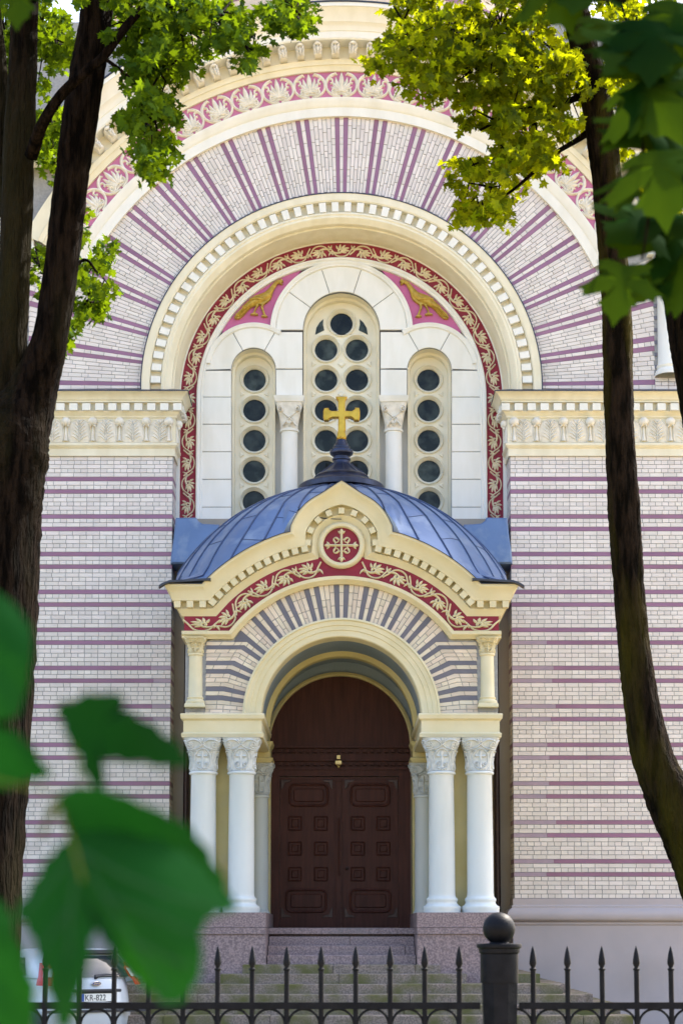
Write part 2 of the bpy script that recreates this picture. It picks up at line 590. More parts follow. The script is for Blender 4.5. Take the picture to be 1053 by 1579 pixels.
# --- striped side walls
Y0 = 0.0
XL, XR = xx(262.5, 900), xx(786, 900)
XC = (XR - XL) / 2          # half width of the recess
XL, XR = -XC, XC
zs = zz(1349)
PER = (zz(815.7) - zs) / 9.0
ROW = PER / 9.0
ZB = zs - 5.5 * ROW          # bottom of the lowest course
NR = int(round((zz(702) - ZB) / ROW))
GAP = .011
LST, LHD = .250, .122        # stretcher and header pitch
XEND = 8.2
stretch_mb = MB()
stretch_mb.box(-(LST - GAP) / 2, (LST - GAP) / 2, 0, .02, -(ROW - GAP) / 2, (ROW - GAP) / 2, back=False)
stretch_me = stretch_mb.mesh('brick', M_brick)
indiv = 0
for side in (-1, 1):
    core = MB()
    x0, x1 = (XL, XL - XEND) if side < 0 else (XR, XR + XEND)
    a, b = min(x0, x1), max(x0, x1)
    core.box(a + (0 if side > 0 else -0), b, .012, .62, ZB - .05, ZB + NR * ROW + .05)
    wl = core.obj('brick_wall', M_mortar, church)
    mass = MB()
    for i in range(NR):
        zc = ZB + (i + .5) * ROW
        if i % 9 in (5, 8):
            st = MB()
            pale = side > 0 and i < 62 and i % 9 in (5, 8)
            cut = XR + (.58 + .22 * random.random()) if pale else XR
            if side < 0 and 40 < i < 60:
                pale = True
                cut = XL - .28 - .2 * random.random()
            h = ROW / 2 - .004
            if pale:
                q = MB()
                if side > 0:
                    q.box(XR, cut - .002, -.001, .02, zc - h, zc + h)
                    st.box(cut + .002, b, 0, .02, zc - h, zc + h)
                else:
                    q.box(cut + .002, XL, -.001, .02, zc - h, zc + h)
                    st.box(a, cut - .002, 0, .02, zc - h, zc + h)
                q.obj('stripe', M_pale, wl)
            else:
                st.box(a, b, 0, .02, zc - h, zc + h)
            # return into the recess
            if side < 0:
                st.box(XL - .02, XL + .004, .012, .55, zc - h, zc + h)
            else:
                st.box(XR - .004, XR + .02, .012, .55, zc - h, zc + h)
            st.obj('stripe', M_stripe, wl)
            continue
        head = (i % 2 == 0)
        pos = 0.0
        k = 0
        while pos < XEND:
            if head:
                L = LHD
            else:
                L = LST if not (k == 0) else LHD * .75
            if not head and k > 0 and random.random() < .06:
                L = LHD
            xc = (x0 + side * (pos + L / 2))
            jy = random.uniform(-.002, .002)
            if abs(L - LST) < .001 and indiv < 300 and pos < 2.6 and ((i // 2) % 2 == 0 or i < 40):
                link('brick', stretch_me, wl, loc=(xc, jy, zc))
                indiv += 1
            else:
                mass.box(xc - (L - GAP) / 2, xc + (L - GAP) / 2, jy, .02, zc - (ROW - GAP) / 2, zc + (ROW - GAP) / 2, back=False)
            pos += L
            k += 1
        # headers on the return
        for j in range(4):
            y0 = .02 + j * .132 + (0.05 if head else 0)
            xa, xb = (XL - .02, XL + .004) if side < 0 else (XR - .004, XR + .02)
            mass.box(xa, xb, y0, min(y0 + .132 - GAP, .55), zc - (ROW - GAP) / 2, zc + (ROW - GAP) / 2)
    mass.obj('brick', M_brick, wl, kind='stuff')
    if side < 0:
        indiv = 150 if indiv > 150 else indiv
        indiv = 150

# --- plain plinth with its moulding
for side in (-1, 1):
    m = MB()
    s_ = sc(1405)
    zt = ZB - .004
    pr = [(.0, zt), (.03, zt), (.03, zz(1396)), (.055, zz(1398)), (.055, zz(1401)), (.10, zz(1404)), (.135, zz(1408)), (.15, zz(1412)),
          (.14, zz(1417)), (.11, zz(1421)), (.06, zz(1423)), (.06, zz(1426)), (.035, zz(1428)), (.035, 0)]
    if side > 0:
        path = [(XR, .55), (XR, 0), (XR + XEND, 0)]
        path = path[::1]
        m.sweep_plan([(o, z) for o, z in pr], path)
    else:
        path = [(XL - XEND, 0), (XL, 0), (XL, .55)]
        m.sweep_plan(pr, path)
    m.obj('plinth', M_base, church, smooth=35)

# --- recess wall behind the porch
m = MB()
m.box(XL - .3, XR + .3, .57, .70, 0, zz(800, .57))
m.obj('recess_wall', M_beige, church)

# --- the main body behind (nave), closed
m = MB()
m.box(-XC - XEND, XC + XEND, 1.4, 16, 0, 13.2)
m.obj('nave', M_beige, church)

# --- horizontal cornices on both side walls
zc_ = lambda py: zz(py, -.12)
CPROF = [(.0, zz(703, -.0)), (.035, zz(703, -.035)), (.035, zz(691.5, -.035)), (.05, zz(690.5, -.05)), (.085, zz(686, -.085)), (.085, zz(683, -.085)), (.045, zz(682, -.045)), (.045, zz(645, -.045)),
         (.07, zz(643.5, -.07)), (.07, zz(641, -.07)), (.10, zz(638, -.10)), (.125, zz(634, -.125)), (.125, zz(633, -.125)), (.075, zz(632.6, -.075)), (.075, zz(621, -.075)), (.165, zz(620, -.165)), (.165, zz(617, -.165)), (.185, zz(616, -.185)),
         (.20, zz(612, -.20)), (.25, zz(606, -.25)), (.285, zz(603.5, -.285)), (.285, zz(602, -.285))]
ZF0, ZF1 = zz(682, -.045), zz(645, -.045)


def teardrop(mb, x0, z0, x1, z1, wd, y, h, bend=0.0, fy=None):
    dx, dz = x1 - x0, z1 - z0
    pts = []
    for t in (0, .25, .5, .75, 1):
        b = bend * sin(pi * t)
        pts.append((x0 + dx * t - dz * b, z0 + dz * t + dx * b))
    mb.relief(pts, [wd * .35, wd * .85, wd, wd * .7, wd * .08], y, h, fy)


def spiral(cx, cz, r0, r1, a0, turns, n=16):
    return [(cx + (r0 + (r1 - r0) * i / n) * cos(a0 + turns * 2 * pi * i / n),
             cz + (r0 + (r1 - r0) * i / n) * sin(a0 + turns * 2 * pi * i / n)) for i in range(n + 1)]


# acanthus leaf between brackets (unit 0.5 m wide, H high)
HF = ZF1 - ZF0
lf = MB()
lw = .182
pts = arc(0, HF * .56, lw, radians(-10), radians(190), 12)
lf.relief([(lw * 1.02, .02)] + pts + [(-lw * 1.02, .02)], .014, 0, .02)
lf.prism([(-lw, .0)] + [(x, z) for x, z in reversed(arc(0, HF * .56, lw, 0, pi, 10))] + [(lw, .0)], -.012, .01, .006)
for k in range(6):
    zb = .03 + k * HF * .135
    for sg in (-1, 1):
        ln = lw * (1.0 - .10 * k)
        teardrop(lf, sg * .012, zb, sg * ln * .86, zb + HF * .20, .021, -.012, .034, sg * .12)
lf.relief([(0, .01), (0, HF * .5), (0, HF * .93)], [.012, .011, .004], -.012, .04)
leaf_me = lf.mesh('acanthus_leaf', M_leafw, 50)
bk = MB()
bk.relief([(0, .02), (0, .10), (0, HF * .45), (0, HF * .8)], [.046, .032, .022, .030], 0, .055)
for sg in (-1, 1):
    bk.relief([(sg * .06, .03), (sg * .045, HF * .4), (sg * .055, HF * .75)], [.012, .011, .012], 0, .03)
bk.lathe([(.0, HF * .66), (.05, HF * .68), (.085, HF * .76), (.09, HF * .88), (.06, HF * .98), (0, HF)], 0, -.03, 14)
for sg in (-1, 1):
    teardrop(bk, sg * .02, HF * .72, sg * .06, HF * .60, .018, -.05, .03)
bracket_me = bk.mesh('bracket', M_leafw, 50)
dm = MB()
DW = 12.4 * sc(627)
DH0, DH1 = zz(632, -.2), zz(621.5, -.2)
dm.box(-DW / 2, DW / 2, -.205, -.07, DH0, DH1)
dent_me = dm.mesh('dentil', M_white)
dm = MB()
dm.box(-.07, 0, -DW / 2, DW / 2, DH0, DH1)
dents_me = dm.mesh('dentil', M_white)
PD = 19.9 * sc(627)
PF = 41.2 * sc(663)
for side in (-1, 1):
    m = MB()
    if side > 0:
        path = [(XR, .60), (XR, 0), (XR + XEND, 0)]
    else:
        path = [(XL - XEND, 0), (XL, 0), (XL, .60)]
    m.sweep_plan(CPROF, path)
    # top sheet
    co = m.obj('cornice', M_cream, church, smooth=30)
    m = MB()
    m.sweep_plan([(.30, zz(602.6, -.3)), (.30, zz(601.2, -.3)), (.0, zz(599.5)), (-.3, zz(599.5))], path)
    m.obj('lead_cap', M_dark, co)
    for k in range(27):
        x = (XC + .17 - DW / 2 - k * PD) if False else (XC - .165 + DW / 2 + k * PD)
        link('dentil', dent_me, co, loc=(side * x, 0, 0))
        if k > 40:
            break
    for k in range(3):
        link('dentil', dents_me, co, loc=(side * (XC - .125) + (.07 if side < 0 else 0) * 1 + (0 if side < 0 else 0), .02 + k * PD, 0))
    for k in range(13):
        x = XC + .245 + k * PF
        link('acanthus_leaf', leaf_me, co, loc=(side * x, -.045, ZF0))
        link('bracket', bracket_me, co, loc=(side * (x - PF / 2 + (.08 if k == 0 else 0)), -.045, ZF0))
    link('bracket', bracket_me, co, loc=(side * (XC - .045), .10, ZF0), rot=(0, 0, pi / 2 * -side))

# --- fan of bricks over the arch
S0 = sc(450) * 1.008
CZ = zz(596.5)
R = lambda px: px * S0
RI, RO = R(305), R(431)
XCOL = R(477)                       # where the flanking columns begin
m = MB()
rows = []
for i in range(61):
    a = pi * i / 60
    far = 9.0 / max(abs(cos(a)), .45)
    rows.append([(R(258) * cos(a), .05, CZ + R(258) * sin(a)), (RI * cos(a), .012, CZ + RI * sin(a)),
                 (R(500) * cos(a), .012, CZ + R(500) * sin(a)),
                 (max(-XC - XEND, min(XC + XEND, far * cos(a))), .012, CZ + min(far * sin(a), R(585) if abs(cos(a)) < .72 else R(372)))])
m.grid(rows)
# close the outer corners
for sgn in (-1, 1):
    m.box(min(sgn * R(490), sgn * (XC + XEND)), max(sgn * R(490), sgn * (XC + XEND)), .03, .5, CZ - .1, CZ + R(372))
fan = m.obj('arch_brick_wall', M_mortar, church)
NP = 22
dA = pi / NP / 9.0
mass = MB()
ZCAP = CZ + R(205)                   # top of the flanking columns


def rmax(a):
    c = abs(cos(a))
    if c > 1e-6:
        r = XCOL / c
        if r * abs(sin(a)) < (ZCAP - CZ):
            return max(RO, r)
    return RO


for c in range(-3, NP * 9 + 3):
    a0 = c * dA - dA * .5
    a1 = a0 + dA
    k = (c + 1) % 9                  # the pair of dark courses sits round each spoke
    am = (a0 + a1) / 2
    if am < -.008 or am > pi + .008:
        continue
    # courses  k: spoke index symmetric about 0: stripes at offsets -1.5 .. 1.5
    off = ((c + 4) % 9) - 4          # -4..4 about the spoke
    ro = rmax(am)
    g1 = GAP * .5
    if off in (-1, 1) or off == 0 and False:
        st = MB()
        p = [(r * cos(a) + 0, CZ + r * sin(a)) for r, a in ((RI, a0), (ro, a0), (ro, a1), (RI, a1))]
        st.prism(p, 0, .02)
        st.obj('stripe', M_stripe, fan)
        continue
    r = RI + (0.0 if c % 2 else LHD * .5)
    if c % 2 == 0:
        rr = [(RI, RI + LHD * .5 - GAP)]
    else:
        rr = []
    while r < ro - .03:
        L = LST if c % 2 == 0 else (LHD if random.random() < .3 else LST)
        rr.append((r, min(r + L - GAP, ro)))
        r += L
    for ra, rb in rr:
        p = []
        for q, a, sg in ((ra, a0, 1), (rb, a0, 1), (rb, a1, -1), (ra, a1, -1)):
            p.append((q * cos(a) - sg * sin(a) * g1, CZ + q * sin(a) + sg * cos(a) * g1))
        mass.prism(p, random.uniform(-.002, .002), .02)
mass.obj('brick', M_brick, fan, kind='stuff')

# flanking columns beside the fan
for sgn in (-1, 1):
    m = MB()
    cx = sgn * R(497)
    zb, zt = zz(581), ZCAP
    r = R(15.5)
    m.lathe([(r * 1.3, zb), (r * 1.3, zb + .06), (r * 1.2, zb + .10), (r * 1.06, zb + .13), (r * 1.16, zb + .18), (r * 1.0, zb + .24), (r * .93, zt - .45),
             (r * 1.05, zt - .43), (r * 1.05, zt - .39), (r * .95, zt - .37), (r * 1.05, zt - .2), (r * 1.4, zt - .06), (r * 1.4, zt)], cx, -.02, 28)
    m.obj('column', M_white, church, smooth=40)
    m = MB()
    m.box(cx - r * 1.9, cx + r * 1.9, -.14, .2, zt, zt + .16)
    m.box(cx - r * 1.7, cx + r * 1.7, -.10, .2, zt + .16, zt + .55)
    m.obj('impost', M_white, church)
    # striped quoin beside the column
    xq0, xq1 = sgn * XCOL, sgn * (XCOL + .07)
    for i in range(0, 26, 3):
        m = MB()
        z = CZ + .12 + i * ROW
        m.box(min(xq0, xq1), max(xq0, xq1), -.002, .02, z, z + ROW - GAP)
        m.obj('quoin', M_slate, fan)
    # courses under and outside the column
    m = MB()
    for i in range(3):
        x = XCOL
        z = CZ - .06 + i * ROW
        while x < XC + XEND - .2:
            L = LHD if i % 2 else LST
            a_, b_ = sgn * x, sgn * (x + L - GAP)
            m.box(min(a_, b_), max(a_, b_), -.03, .02, z, z + ROW - GAP, back=False)
            x += L
    for i in range(3, 50):
        x = R(520)
        z = CZ - .06 + i * ROW
        while x < XC + XEND - .2:
            L = LHD if i % 2 else LST
            a_, b_ = sgn * x, sgn * (x + L - GAP)
            m.box(min(a_, b_), max(a_, b_), 0, .02, z, z + ROW - GAP, back=False)
            x += L
    m.obj('brick', M_brick, fan, kind='stuff')

# --- outer hood: band, palmette frieze, modillions, cornice
A0 = math.asin(205 / 470)
m = MB()
m.ring([(R(429), .012), (R(429), -.06), (R(443), -.06), (R(444), -.075), (R(446), -.09), (R(451), -.11), (R(454), -.13), (R(457), -.13), (R(457.5), -.09)],
       0, CZ, A0, pi - A0, 96)
m.obj('arch_band', M_white, church, smooth=30)
m = MB()
m.ring([(R(456), -.085), (R(501), -.085)], 0, CZ, A0, pi - A0, 96)
frz = m.obj('palmette_frieze', M_rose, church)
m = MB()
m.ring([(R(499), -.085), (R(499), -.13), (R(503), -.145), (R(507), -.17), (R(507), -.19), (R(512), -.20), (R(514), -.22), (R(514), -.16), (R(537), -.16)],
       0, CZ, A0, pi - A0, 96)
m.obj('bed_moulding', M_cream, church, smooth=30)
A1 = math.asin(372 / 575)
m = MB()
m.ring([(R(536), -.16), (R(537), -.42), (R(539), -.44), (R(549), -.44), (R(550), -.46), (R(555), -.48), (R(557), -.5), (R(559), -.53), (R(560), -.55), (R(571), -.62), (R(577), -.70), (R(577), -.72),
        (R(583), -.72), (R(585), -.3), (R(585), .6)], 0, CZ, A1, pi - A1, 110)
cr = m.obj('gable_cornice', M_white, church, smooth=30)
m = MB()
m.ring([(R(583.2), -.735), (R(585.5), -.735), (R(587), -.3), (R(587), 14)], 0, CZ, A1 * .98, pi - A1 * .98, 90)
m.obj('gable_roof', M_dark, church, smooth=30)
# kneelers: the cornice turns level at both ends
for sgn in (-1, 1):
    m = MB()
    zk = CZ + R(372)
    pr = [(.16, zk - R(30)), (.42, zk - R(28)), (.44, zk - R(16)), (.55, zk - R(8)), (.70, zk + R(6)), (.72, zk + R(12)), (.3, zk + R(13)), (-.5, zk + R(13))]
    xa = R(575) * cos(A1) - .25
    path = [(xa, 0), (XC + XEND, 0)] if sgn > 0 else [(-XC - XEND, 0), (-xa, 0)]
    m.sweep_plan(pr, path)
    m.obj('level_cornice', M_white, church, smooth=30)
# modillions
mo = MB()
u = R(1)
mo.prism([(-5.5 * u, -9 * u), (5.5 * u, -9 * u), (7 * u, 8 * u), (-7 * u, 8 * u)], -.20, 0, .03)
for sg in (-1, 1):
    teardrop(mo, sg * 2 * u, -7 * u, sg * 6.5 * u, 3 * u, 2.0 * u, -.19, .05)
    teardrop(mo, sg * 1.5 * u, -2 * u, sg * 6.5 * u, 8 * u, 2.0 * u, -.19, .06)
teardrop(mo, 0, -9 * u, 0, 6 * u, 2.3 * u, -.20, .08)
mo.lathe([(0, 4 * u), (4.5 * u, 5 * u), (5.5 * u, 7.5 * u), (3 * u, 9.5 * u), (0, 10 * u)], 0, -.22, 10)
mod_me = mo.mesh('modillion', M_leafw, 50)
da = 27.0 / 526
k0 = int((pi / 2 - A1) / da)
for k in range(-k0, k0 + 1):
    a = pi / 2 + (k + .35) * da
    link('modillion', mod_me, cr, loc=(R(526) * cos(a), -.16, CZ + R(526) * sin(a)), rot=(0, pi / 2 - a, 0))
# palmettes
pm = MB()
for sg in (-1, 1):
    p = [(sg * R(24.2) * cos(t), R(20.0) * sin(t) - R(.5)) for t in [radians(-86 + 8.6 * i) for i in range(17)]]
    p += [(sg * R(9.0), R(17.5)), (sg * R(6.2), R(14.5))]
    pm.relief(p, [R(2.1)] * 9 + [R(2.7)] * 8 + [R(2.3), R(.8)], 0, .05)
    pm.relief(smooth_path([(sg * R(19.5), R(9)), (sg * R(14.5), R(8)), (sg * R(14.0), R(3)), (sg * R(17.5), R(1.5))], 3), R(1.7), 0, .04)
    for a, ln, wd in ((22, 24, 3.3), (44, 21, 3.2), (68, 17.5, 3.0), (94, 14.5, 2.6)):
        a_ = radians(90 - a)
        teardrop(pm, 0, -R(11), sg * R(ln) * cos(a_), -R(11) + R(ln) * sin(a_) + R(1.0), R(wd), -.004, .055, sg * -.08)
    pm.relief([(sg * x, z) for x, z in spiral(R(10), -R(12.0), R(5.5), R(1.4), radians(120), -1.1, 12)], R(2.0), -.003, .05)
teardrop(pm, 0, -R(12), 0, R(20), R(4.4), -.006, .065)
pm.relief([(-R(9), -R(17)), (0, -R(14.5)), (R(9), -R(17))], R(1.8), 0, .04)
pal_me = pm.mesh('palmette', M_leafw, 55)
da = 49.3 / 478
k0 = int((pi / 2 - A0) / da)
for k in range(-k0, k0 + 1):
    a = pi / 2 + k * da
    link('palmette', pal_me, frz, loc=(R(478.5) * cos(a), -.085, CZ + R(478.5) * sin(a)), rot=(0, pi / 2 - a, 0))

# --- inner arch ring with dentils
m = MB()
m.ring([(RI + .004, .012), (RI + .004, -.10), (R(303.6), -.104), (R(303.6), -.085)], 0, CZ, -.022, pi + .022, 96)
m.obj('arch_flashing', M_dark, church)
m = MB()
m.ring([(R(304), .01), (R(304), -.095), (R(293), -.095), (R(292), -.085), (R(291), -.08), (R(290), .02), (R(274), .02), (R(274), -.075), (R(271), -.085), (R(269), -.07), (R(266), -.075),
        (R(264), -.06), (R(261), -.02), (R(258.5), .0), (R(257.5), .04), (R(257.5), .10), (R(255), .11), (R(255), .22), (R(253), .40), (R(251.5), .62)], 0, CZ, -.022, pi + .022, 100)
ring = m.obj('arch_ring', M_cream, church, smooth=30)
dd = MB()
dd.prism([(-R(4.9), -R(7.6)), (R(4.9), -R(7.6)), (R(5.3), R(7.2)), (-R(5.3), R(7.2))], -.09, .022)
d_me = dd.mesh('dentil', M_white)
nd = 46
for k in range(nd):
    a = pi * (k + .5) / nd
    link('dentil', d_me, ring, loc=(R(282.3) * cos(a), 0, CZ + R(282.3) * sin(a)), rot=(0, pi / 2 - a, 0))

# --- tympanum wall: crimson vine band, mouldings, blocks, three windows
YT = .62
T = lambda px, py: (at(px, py, YT).x, at(px, py, YT).z)
ST = sc(560, YT)
CT = zz(612.5, YT)
RT = lambda px: px * ST
ZLOW = zz(830, YT)


def stadium(prof, mbx, n=80):
    """ring over the springing line plus straight legs down to ZLOW"""
    rows = [[(r, y, ZLOW) for r, y in prof]]
    for i in range(n + 1):
        a = pi * i / n
        rows.append([(r * cos(a), y, CT + r * sin(a)) for r, y in prof])
    rows.append([(-r, y, ZLOW) for r, y in prof])
    mbx.grid(rows)


m = MB()
stadium([(RT(262), YT), (RT(247.5), YT), (RT(247.5), YT + .03)], m)
m.obj('arch_reveal_strip', M_white, church)
m = MB()
stadium([(RT(248), YT + .025), (RT(222), YT + .025)], m)
vine = m.obj('vine_frieze', M_red, church)
m = MB()
stadium([(RT(223), YT + .03), (RT(223), YT - .03), (RT(221.8), YT - .05), (RT(219.5), YT - .05), (RT(218.3), YT - .03), (RT(217), YT - .02), (RT(215.5), YT - .03),
         (RT(213.8), YT - .02), (RT(213), YT + .02), (RT(213), YT + .05)], m)
m.obj('frieze_moulding', M_white, church, smooth=40)


def vine_unit(L, Wd, hgt, seed=0):
    """one half wave of a leaf scroll: crest at +v in the middle"""
    v = MB()
    A = Wd * .40
    st = [(-L * .62, -A * .75), (-L * .45, -A * .1), (-L * .27, A * .72), (0, A), (L * .27, A * .72), (L * .45, -A * .1), (L * .62, -A * .75)]
    v.relief(smooth_path(st, 3), Wd * .050, 0, hgt * .8)
    br = [(L * .45, -A * .08), (L * .36, A * .30), (L * .17, A * .40), (L * .0, A * .20), (-L * .0, -A * .16), (L * .10, -A * .24), (L * .15, -A * .02), (L * .09, A * .08)]
    sp = smooth_path(br, 3)
    n = len(sp)
    v.relief(sp, [Wd * (.050 + .022 * sin(pi * i / n)) * (1 if i < n - 3 else 1.35) for i in range(n)], 0, hgt)
    for (ax, az, bx, bz, wd) in ((.02, .22, -.26, .42, .075), (-.02, .10, -.40, .05, .085), (-.02, -.05, -.38, -.48, .09), (.0, -.16, -.20, -.98, .09), (.06, -.22, .04, -1.12, .085), (.12, -.18, .26, -.92, .075)):
        teardrop(v, L * ax, A * az, L * bx, A * bz, Wd * wd, 0, hgt * .85, .08)
    # husk leaves where the stem divides
    teardrop(v, L * .42, A * .05, L * .60, A * .95, Wd * .065, 0, hgt * .8, -.12)
    teardrop(v, L * .44, -A * .05, L * .40, A * .60, Wd * .05, 0, hgt * .8, -.1)
    return v


Lv = RT(33)
vm = vine_unit(Lv, RT(24), .035).mesh('vine_leaf', M_leafc, 60)
path_len = pi * RT(235) + 2 * (CT - ZLOW)
nv = int(path_len / Lv)
for k in range(nv):
    s_ = (k + .5) * path_len / nv
    leg = CT - ZLOW
    if s_ < leg:
        x, z, b = RT(235), ZLOW + s_, pi / 2
    elif s_ > path_len - leg:
        x, z, b = -RT(235), ZLOW + (path_len - s_), -pi / 2
    else:
        a = (s_ - leg) / RT(235)
        x, z, b = RT(235) * cos(a), CT + RT(235) * sin(a), pi / 2 - a
    mirror = s_ > path_len / 2
    flip = -1 if k % 2 else 1
    link('vine_leaf', vm, vine, loc=(x, YT + .025, z), rot=(0, b, 0), scale=(1 if mirror else -1, 1, flip))

tym = link('window_wall', None, church)


def block(poly_px, name='stone_block'):
    poly = [T(*p) for p in poly_px]
    n = len(poly)
    if sum(poly[i][0] * poly[(i + 1) % n][1] - poly[(i + 1) % n][0] * poly[i][1] for i in range(n)) < 0:
        poly = poly[::-1]
    m = MB()
    m.prism(offset(poly, .0065), YT + random.uniform(-.003, .003), YT + .10, .008, .005)
    o = m.obj(name, M_white, tym)
    m = MB()
    m.prism(poly, YT + .022, YT + .12)
    m.obj('joint_bed', M_mortar, o)


def parc(cx, cy, r, a0, a1, n=8):
    return [(cx + r * cos(radians(a0 + (a1 - a0) * i / n)), cy - r * sin(radians(a0 + (a1 - a0) * i / n))) for i in range(n + 1)]


WINC = (526.5, 508.5, 59.0)
for k in range(5):
    a0, a1 = 36 * k, 36 * (k + 1)
    block(parc(WINC[0], WINC[1], 59, a0, a1) + parc(WINC[0], WINC[1], 101, a1, a0))
for sg in (-1, 1):
    mx = lambda pts: [(526.5 + (x - 526.5) * -sg, y) for x, y in pts]
    cx, cy = 391.0, 570.0
    block(mx(parc(cx, cy, 34, 119, 180) + [(357, 570), (309.5, 570)] + parc(cx, cy, 75, 180, 165, 2) + parc(cx, cy, 67, 158, 119, 5)))
    block(mx(parc(cx, cy, 34, 60.5, 119) + parc(cx, cy, 67, 119, 60.5)))
    block(mx(parc(cx, cy, 34, 0, 60.5, 6) + [(424.5, 511), (466.8, 511), (466.8, 568.5), (425, 568.5)]))
    block(mx([(425, 569), (466.8, 569), (466.8, 616), (425, 616)]))
    ys = [570.5, 612, 654, 696.5, 739, 782, 825]
    for a_, b_ in zip(ys[:-1], ys[1:]):
        block(mx([(309.5, a_), (357, a_), (357, b_), (309.5, b_)]))
    # recessed pier behind the little column
    m = MB()
    p0, p1 = T(*mx([(424, 616)])[0]), T(*mx([(467.5, 830)])[0])
    m.box(min(p0[0], p1[0]), max(p0[0], p1[0]), YT + .22, YT + .5, p1[1], p0[1] + .02)
    m.obj('pier', M_white, tym)
    # column: shaft, capital, abacus
    m = MB()
    c_ = T(*mx([(446, 700)])[0])[0]
    yb = YT + .06
    zt, zb = zz(663, yb), zz(830, yb)
    r = 13.2 * ST
    m.lathe([(r, zb), (r * .97, zt - .06), (r * 1.12, zt - .05), (r * 1.12, zt - .01), (r, zt)], c_, yb, 24)
    colm = m.obj('window_column', M_white, church, smooth=40)
    m = MB()
    zt2 = zz(626.5, yb)
    rows = []
    for i in range(7):
        t = i / 6
        rr = r * (1.0 + .55 * t ** 1.6)
        n_ = 2 + 6 * t
        rows.append([(c_ + rr * math.copysign(abs(cos(q)) ** (2 / n_), cos(q)), yb + rr * math.copysign(abs(sin(q)) ** (2 / n_), sin(q)), zt + (zt2 - zt) * t)
                     for q in [2 * pi * j / 32 for j in range(32)]])
    m.grid(rows, closed=True)
    hh = zt2 - zt
    for s2 in (-1, 1):
        sp = spiral(c_ + s2 * r * 1.0, zt + hh * .74, r * .38, r * .1, radians(90), s2 * -1.4, 14)
        m.relief(sp, r * .10, yb - r * 1.35, .05)
        m.relief(smooth_path([(c_ + s2 * r * .85, zt + .02), (c_ + s2 * r * .1, zt + hh * .35), (c_ - s2 * r * .75, zt + hh * .6)], 4), r * .1, yb - r * 1.06, .05)
        teardrop(m, c_, zt + hh * .05, c_ + s2 * r * .4, zt + hh * .45, r * .2, yb - r * 1.0, .05)
    m.relief(arc(c_, zt + hh * .3, r * .42, 0, 2 * pi, 14), r * .09, yb - r * 1.04, .05)
    m.obj('capital', M_leafw, colm, smooth=50)
    m = MB()
    m.rects(c_ - 21 * ST, c_ + 21 * ST, yb - .26, YT + .3, [(zz(626.4, yb), -.02), (zz(625, yb), 0), (zz(620, yb), .02), (zz(616.5, yb), .03)])
    m.obj('abacus', M_white, colm)

# spandrels in magenta with gilt birds
bird_px = [(340, 545), (352, 520), (385, 490), (410, 465), (440, 440), (452, 418), (478, 400), (510, 392), (545, 385), (562, 368), (580, 340), (597, 320), (618, 303),
           (640, 297), (648, 290), (655, 300), (662, 312), (648, 318), (658, 328), (648, 334), (632, 322), (615, 330), (600, 352), (592, 380), (588, 405), (578, 428), (555, 448), (535, 462),
           (530, 480), (538, 505), (545, 525), (560, 540), (540, 545), (518, 540), (520, 530), (532, 528), (524, 505), (514, 482), (516, 464), (505, 462), (492, 480), (480, 500), (478, 512), (498, 522), (495, 532),
           (470, 530), (446, 528), (448, 520), (465, 514), (472, 496), (482, 470), (480, 455), (462, 470), (430, 500), (400, 535), (375, 555), (350, 556)]
bird_px = [(280 + x / 4.212, 360 + y / 4.212) for x, y in bird_px]
for sg in (-1, 1):
    mx = lambda pts: [(526.5 + (x - 526.5) * -sg, y) for x, y in pts]
    m = MB()
    poly = [(342, 512), (352, 488), (372, 462), (400, 434), (430, 414), (462, 402), (470, 408), (452, 432), (438, 455), (428, 480), (424, 503), (405, 503), (385, 501), (365, 506)]
    m.prism([T(*p) for p in mx(poly)], YT + .03, YT + .08)
    sp_ = m.obj('spandrel', M_pink, tym)
    m = MB()
    bp = [T(*p) for p in mx(bird_px)]
    m.prism(bp, YT - .03, YT + .03, .022, .010)
    b_ = m.obj('gilt_bird', M_goldp, sp_)
    # body swell, wing and tail feathers
    m = MB()
    Q = lambda x, y: T(*mx([(280 + x / 4.212, 360 + y / 4.212)])[0])
    body = [Q(400, 490), Q(450, 455), Q(510, 425), Q(560, 400), Q(585, 360), Q(612, 322), Q(645, 305)]
    m.relief(body, [.05, .075, .10, .085, .05, .038, .03], YT - .012, .055)
    for dx in (0, 14, 28):
        m.relief([Q(352 + dx, 545 - dx * .2), Q(400 + dx, 495 - dx * .2), Q(440 + dx, 455 - dx * .1)], [.018, .016, .01], YT - .03, .03)
    m.relief([Q(440, 432), Q(490, 425), Q(545, 432)], [.012, .05, .02], YT - .05, .035)
    m.obj('plumage', M_goldp, sp_, smooth=60)

# arch mouldings round the window heads
m = MB()
c_ = T(526.5, 508.5)
m.ring([(101 * ST, YT + .08), (101 * ST, YT - .01), (102.5 * ST, YT - .035), (105 * ST, YT - .03), (107 * ST, YT - .05), (109.5 * ST, YT - .05), (110.5 * ST, YT - .02), (110.5 * ST, YT + .1)], c_[0], c_[1], radians(1), radians(179), 48)
m.obj('window_hood', M_white, tym, smooth=40)
for sg in (-1, 1):
    c_ = T(526.5 + sg * 135.5, 570)
    m = MB()
    a0, a1 = (55, 172) if sg < 0 else (8, 125)
    m.ring([(67 * ST, YT + .08), (67 * ST, YT - .01), (68.5 * ST, YT - .03), (70.5 * ST, YT - .03), (72.5 * ST, YT - .045), (74 * ST, YT - .045), (75 * ST, YT - .02), (75 * ST, YT + .1)], c_[0], c_[1], radians(a0), radians(a1), 30)
    m.obj('window_hood', M_white, tym, smooth=40)

# windows
YW = YT + .34


